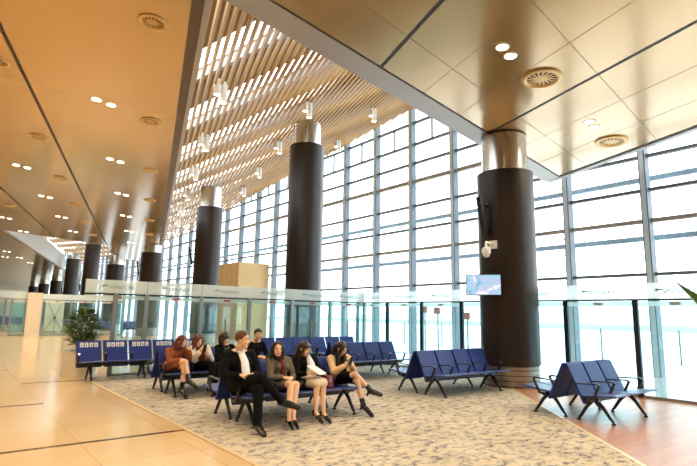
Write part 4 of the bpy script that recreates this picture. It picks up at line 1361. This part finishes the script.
# woman in the rust knit dress, second row
J = dict(base=(3.62, 9.95), head=(3.735, 10.00, 1.020), shL=(3.82, 10.10, 0.845), shR=(3.53, 10.14, 0.845), elL=(3.90, 9.93, 0.68), elR=(3.52, 9.98, 0.63),
         wrL=(3.83, 9.86, 0.87), wrR=(3.66, 9.82, 0.70), hdL=(-0.25, 0.2, 0.8), hdR=(0.8, -0.3, 0.0), pnL=(-.6, .5, 0), pnR=(0, 0.1, -1), thL=(-.6, 0, .5), thR=(0, -1, 0.2), curlL=1.0,
         hpL=(3.68, 10.12, 0.545), hpR=(3.53, 10.12, 0.545), knL=(3.70, 9.70, 0.56), knR=(3.72, 9.70, 0.655), anL=(3.65, 9.62, 0.17), toL=(3.68, 9.48, 0.055),
         anR=(3.74, 9.52, 0.33), toR=(3.83, 9.43, 0.24))
s = 0.93
root, H, rot = person('woman with chestnut hair in a rust knit dress, hand at her face, second row', J, M['skin_pale'], R(38), R(12), s)
f = Fig(); torso_cloth(f, J, s, 0.018, 0.0); sleeves(f, J, s, 0.018, 0.85); skirt(f, J, s, 0.016, 0.66); f.build('rust_dress', M['rust'], root)
shoe(root, J, 'L', s, 'boot'); shoe(root, J, 'R', s, 'boot')
f = Fig(); cap_hair(f, H, rot, s, 0.014, 0.022, 0.012)
for q in (-1, 1):
    f.chain([H(0.05*q, 0.055, 0.08), H(0.082*q, 0.03, 0.0), H(0.088*q, 0.01, -0.10), H(0.08*q, 0.0, -0.20)], [0.02, 0.026, 0.032, 0.016])
f.chain([H(0, -0.07, 0.0), H(0, -0.09, -0.12), H(0, -0.08, -0.22)], [0.08, 0.075, 0.045])
f.build('hair', M['hair_red'], root)

# woman in white fleece jacket with phone, second row
J = dict(base=(4.15, 9.95), head=(4.06, 9.99, 1.035), shL=(4.30, 10.10, 0.865), shR=(3.98, 10.10, 0.865), elL=(4.34, 9.95, 0.66), elR=(3.95, 9.93, 0.68),
         wrL=(4.16, 9.76, 0.83), wrR=(4.02, 9.78, 0.83), hdL=(-0.5, -0.3, 0.6), hdR=(0.3, -0.5, 0.6), pnL=(-.8, .4, .2), pnR=(.8, .4, .2), thL=(0, 0.3, 1), thR=(0, 0.3, 1), curlL=1.0, curlR=1.0,
         hpL=(4.27, 10.10, 0.545), hpR=(4.11, 10.10, 0.545), knL=(4.36, 9.69, 0.55), knR=(4.25, 9.68, 0.58), anL=(4.30, 9.60, 0.15), toL=(4.31, 9.44, 0.06),
         anR=(4.17, 9.58, 0.15), toR=(4.17, 9.42, 0.06))
s = 0.93
root, H, rot = person('woman in a white fleece jacket and black trousers holding up a phone, second row', J, M['skin_pale'], R(12), R(20), s)
f = Fig(); torso_cloth(f, J, s, 0.010, 0.0); f.build('burgundy_top', M['maroon'], root)
f = Fig(); sleeves(f, J, s, 0.026, 0.86)
for S_, q in (('L', 1), ('R', -1)):
    f.cap(V(J['sh'+S_]), 0.082, J['_ch']+V((0.105*q, 0.0, -0.02)), 0.088); f.cap(J['_ch']+V((0.105*q, 0.0, -0.02)), 0.088, V(J['hp'+S_])+V((0.03*q, 0.0, 0.09)), 0.085)
f.cap(J['_neck']+V((0, 0.05, -0.03)), 0.06, J['_wa']+V((0, 0.06, 0)), 0.10)
f.build('fleece_jacket', M['fluff'], root)
f = Fig(); trouser(f, J, s, 0.014, 0.96); f.build('trousers', M['blackcloth'], root)
shoe(root, J, 'L', s); shoe(root, J, 'R', s)
f = Fig(); cap_hair(f, H, rot, s, 0.014, 0.020, 0.012)
for q in (-1, 1):
    f.chain([H(0.05*q, 0.055, 0.08), H(0.080*q, 0.035, 0.0), H(0.088*q, 0.02, -0.10), H(0.08*q, 0.01, -0.22)], [0.02, 0.026, 0.03, 0.016])
f.chain([H(0, -0.07, 0.0), H(0, -0.09, -0.12), H(0, -0.08, -0.22)], [0.08, 0.07, 0.045])
f.build('hair', M['hair_red'], root)
phone((4.085, 9.70, 0.905), 0.0, R(20), 'dark phone in the hands of the woman in white fleece')

# woman in black with a bob, second row
J = dict(base=(4.75, 9.95), head=(4.64, 10.02, 1.065), shL=(4.86, 10.12, 0.885), shR=(4.54, 10.12, 0.885), elL=(4.90, 9.98, 0.65), elR=(4.50, 9.98, 0.65),
         wrL=(4.74, 9.80, 0.65), wrR=(4.64, 9.80, 0.65), hdL=(-0.6, -0.6, 0), hdR=(0.6, -0.6, 0), pnL=(0, 0, -1), pnR=(0, 0, -1), thL=(0, -.5, 1), thR=(0, -.5, 1),
         hpL=(4.80, 10.10, 0.545), hpR=(4.64, 10.10, 0.545), knL=(4.80, 9.68, 0.56), knR=(4.66, 9.68, 0.56), anL=(4.80, 9.60, 0.14), toL=(4.81, 9.45, 0.055),
         anR=(4.66, 9.60, 0.14), toR=(4.66, 9.45, 0.055))
s = 0.93
root, H, rot = person('woman with a dark bob, black jumper and silver necklace, behind the suited man', J, M['skin_pale'], R(30), R(14), s)
f = Fig(); torso_cloth(f, J, s, 0.016, 0.0); sleeves(f, J, s, 0.015, 0.92); f.build('black_jumper', M['blackcloth'], root)
f = Fig(); trouser(f, J, s, 0.014, 0.96); f.build('trousers', M['blackcloth'], root)
shoe(root, J, 'L', s); shoe(root, J, 'R', s)
b = MB().use(M['silver']); n_ = J['_neck']-root.location
b.tube([n_+V((-0.062, -0.03, 0.0)), n_+V((-0.05, -0.085, -0.05)), n_+V((0, -0.115, -0.085)), n_+V((0.05, -0.085, -0.05)), n_+V((0.062, -0.03, 0.0))], 0.0045, 6); b.build('necklace', root, smooth=True)
f = Fig(); cap_hair(f, H, rot, s, 0.018, 0.018, 0.014)
f.cap(H(-0.045, 0.066, 0.066), 0.024, H(0.045, 0.066, 0.066), 0.024)
for q in (-1, 1):
    f.chain([H(0.06*q, 0.045, 0.07), H(0.084*q, 0.03, 0.0), H(0.082*q, 0.025, -0.085)], [0.022, 0.028, 0.024])
f.chain([H(0, -0.07, 0.0), H(0, -0.06, -0.085)], [0.082, 0.07])
f.build('hair', M['hair_dark'], root)

# young man in black, second row
J = dict(base=(5.38, 9.95), head=(5.42, 10.03, 1.135), shL=(5.58, 10.12, 0.94), shR=(5.22, 10.12, 0.94), elL=(5.64, 9.98, 0.67), elR=(5.17, 9.98, 0.67),
         wrL=(5.46, 9.78, 0.685), wrR=(5.30, 9.78, 0.685), hdL=(-0.6, -0.6, 0.1), hdR=(0.6, -0.6, 0.1), pnL=(-.3, .4, -1), pnR=(.3, .4, -1), thL=(0, -.5, 1), thR=(0, -.5, 1),
         hpL=(5.47, 10.10, 0.555), hpR=(5.29, 10.10, 0.555), knL=(5.50, 9.65, 0.57), knR=(5.27, 9.65, 0.57), anL=(5.50, 9.58, 0.12), toL=(5.52, 9.40, 0.05),
         anR=(5.26, 9.58, 0.12), toR=(5.25, 9.40, 0.05))
s = 1.0
root, H, rot = person('young man in a black jumper with short black hair, rear right of the suited man', J, M['skin'], R(-22), R(2), s, male=True, roll=R(-4))
f = Fig(); torso_cloth(f, J, s, 0.016, 0.0, True); sleeves(f, J, s, 0.015, 0.9); f.build('black_jumper', M['blackcloth'], root)
f = Fig(); trouser(f, J, s, 0.014, 0.96); f.build('trousers', M['blackcloth'], root)
shoe(root, J, 'L', s); shoe(root, J, 'R', s)
f = Fig(); cap_hair(f, H, rot, s, 0.010, 0.020, 0.014)
f.cap(H(-0.05, 0.060, 0.085), 0.024, H(0.05, 0.060, 0.085), 0.024)
f.build('hair', M['hair_black'], root)
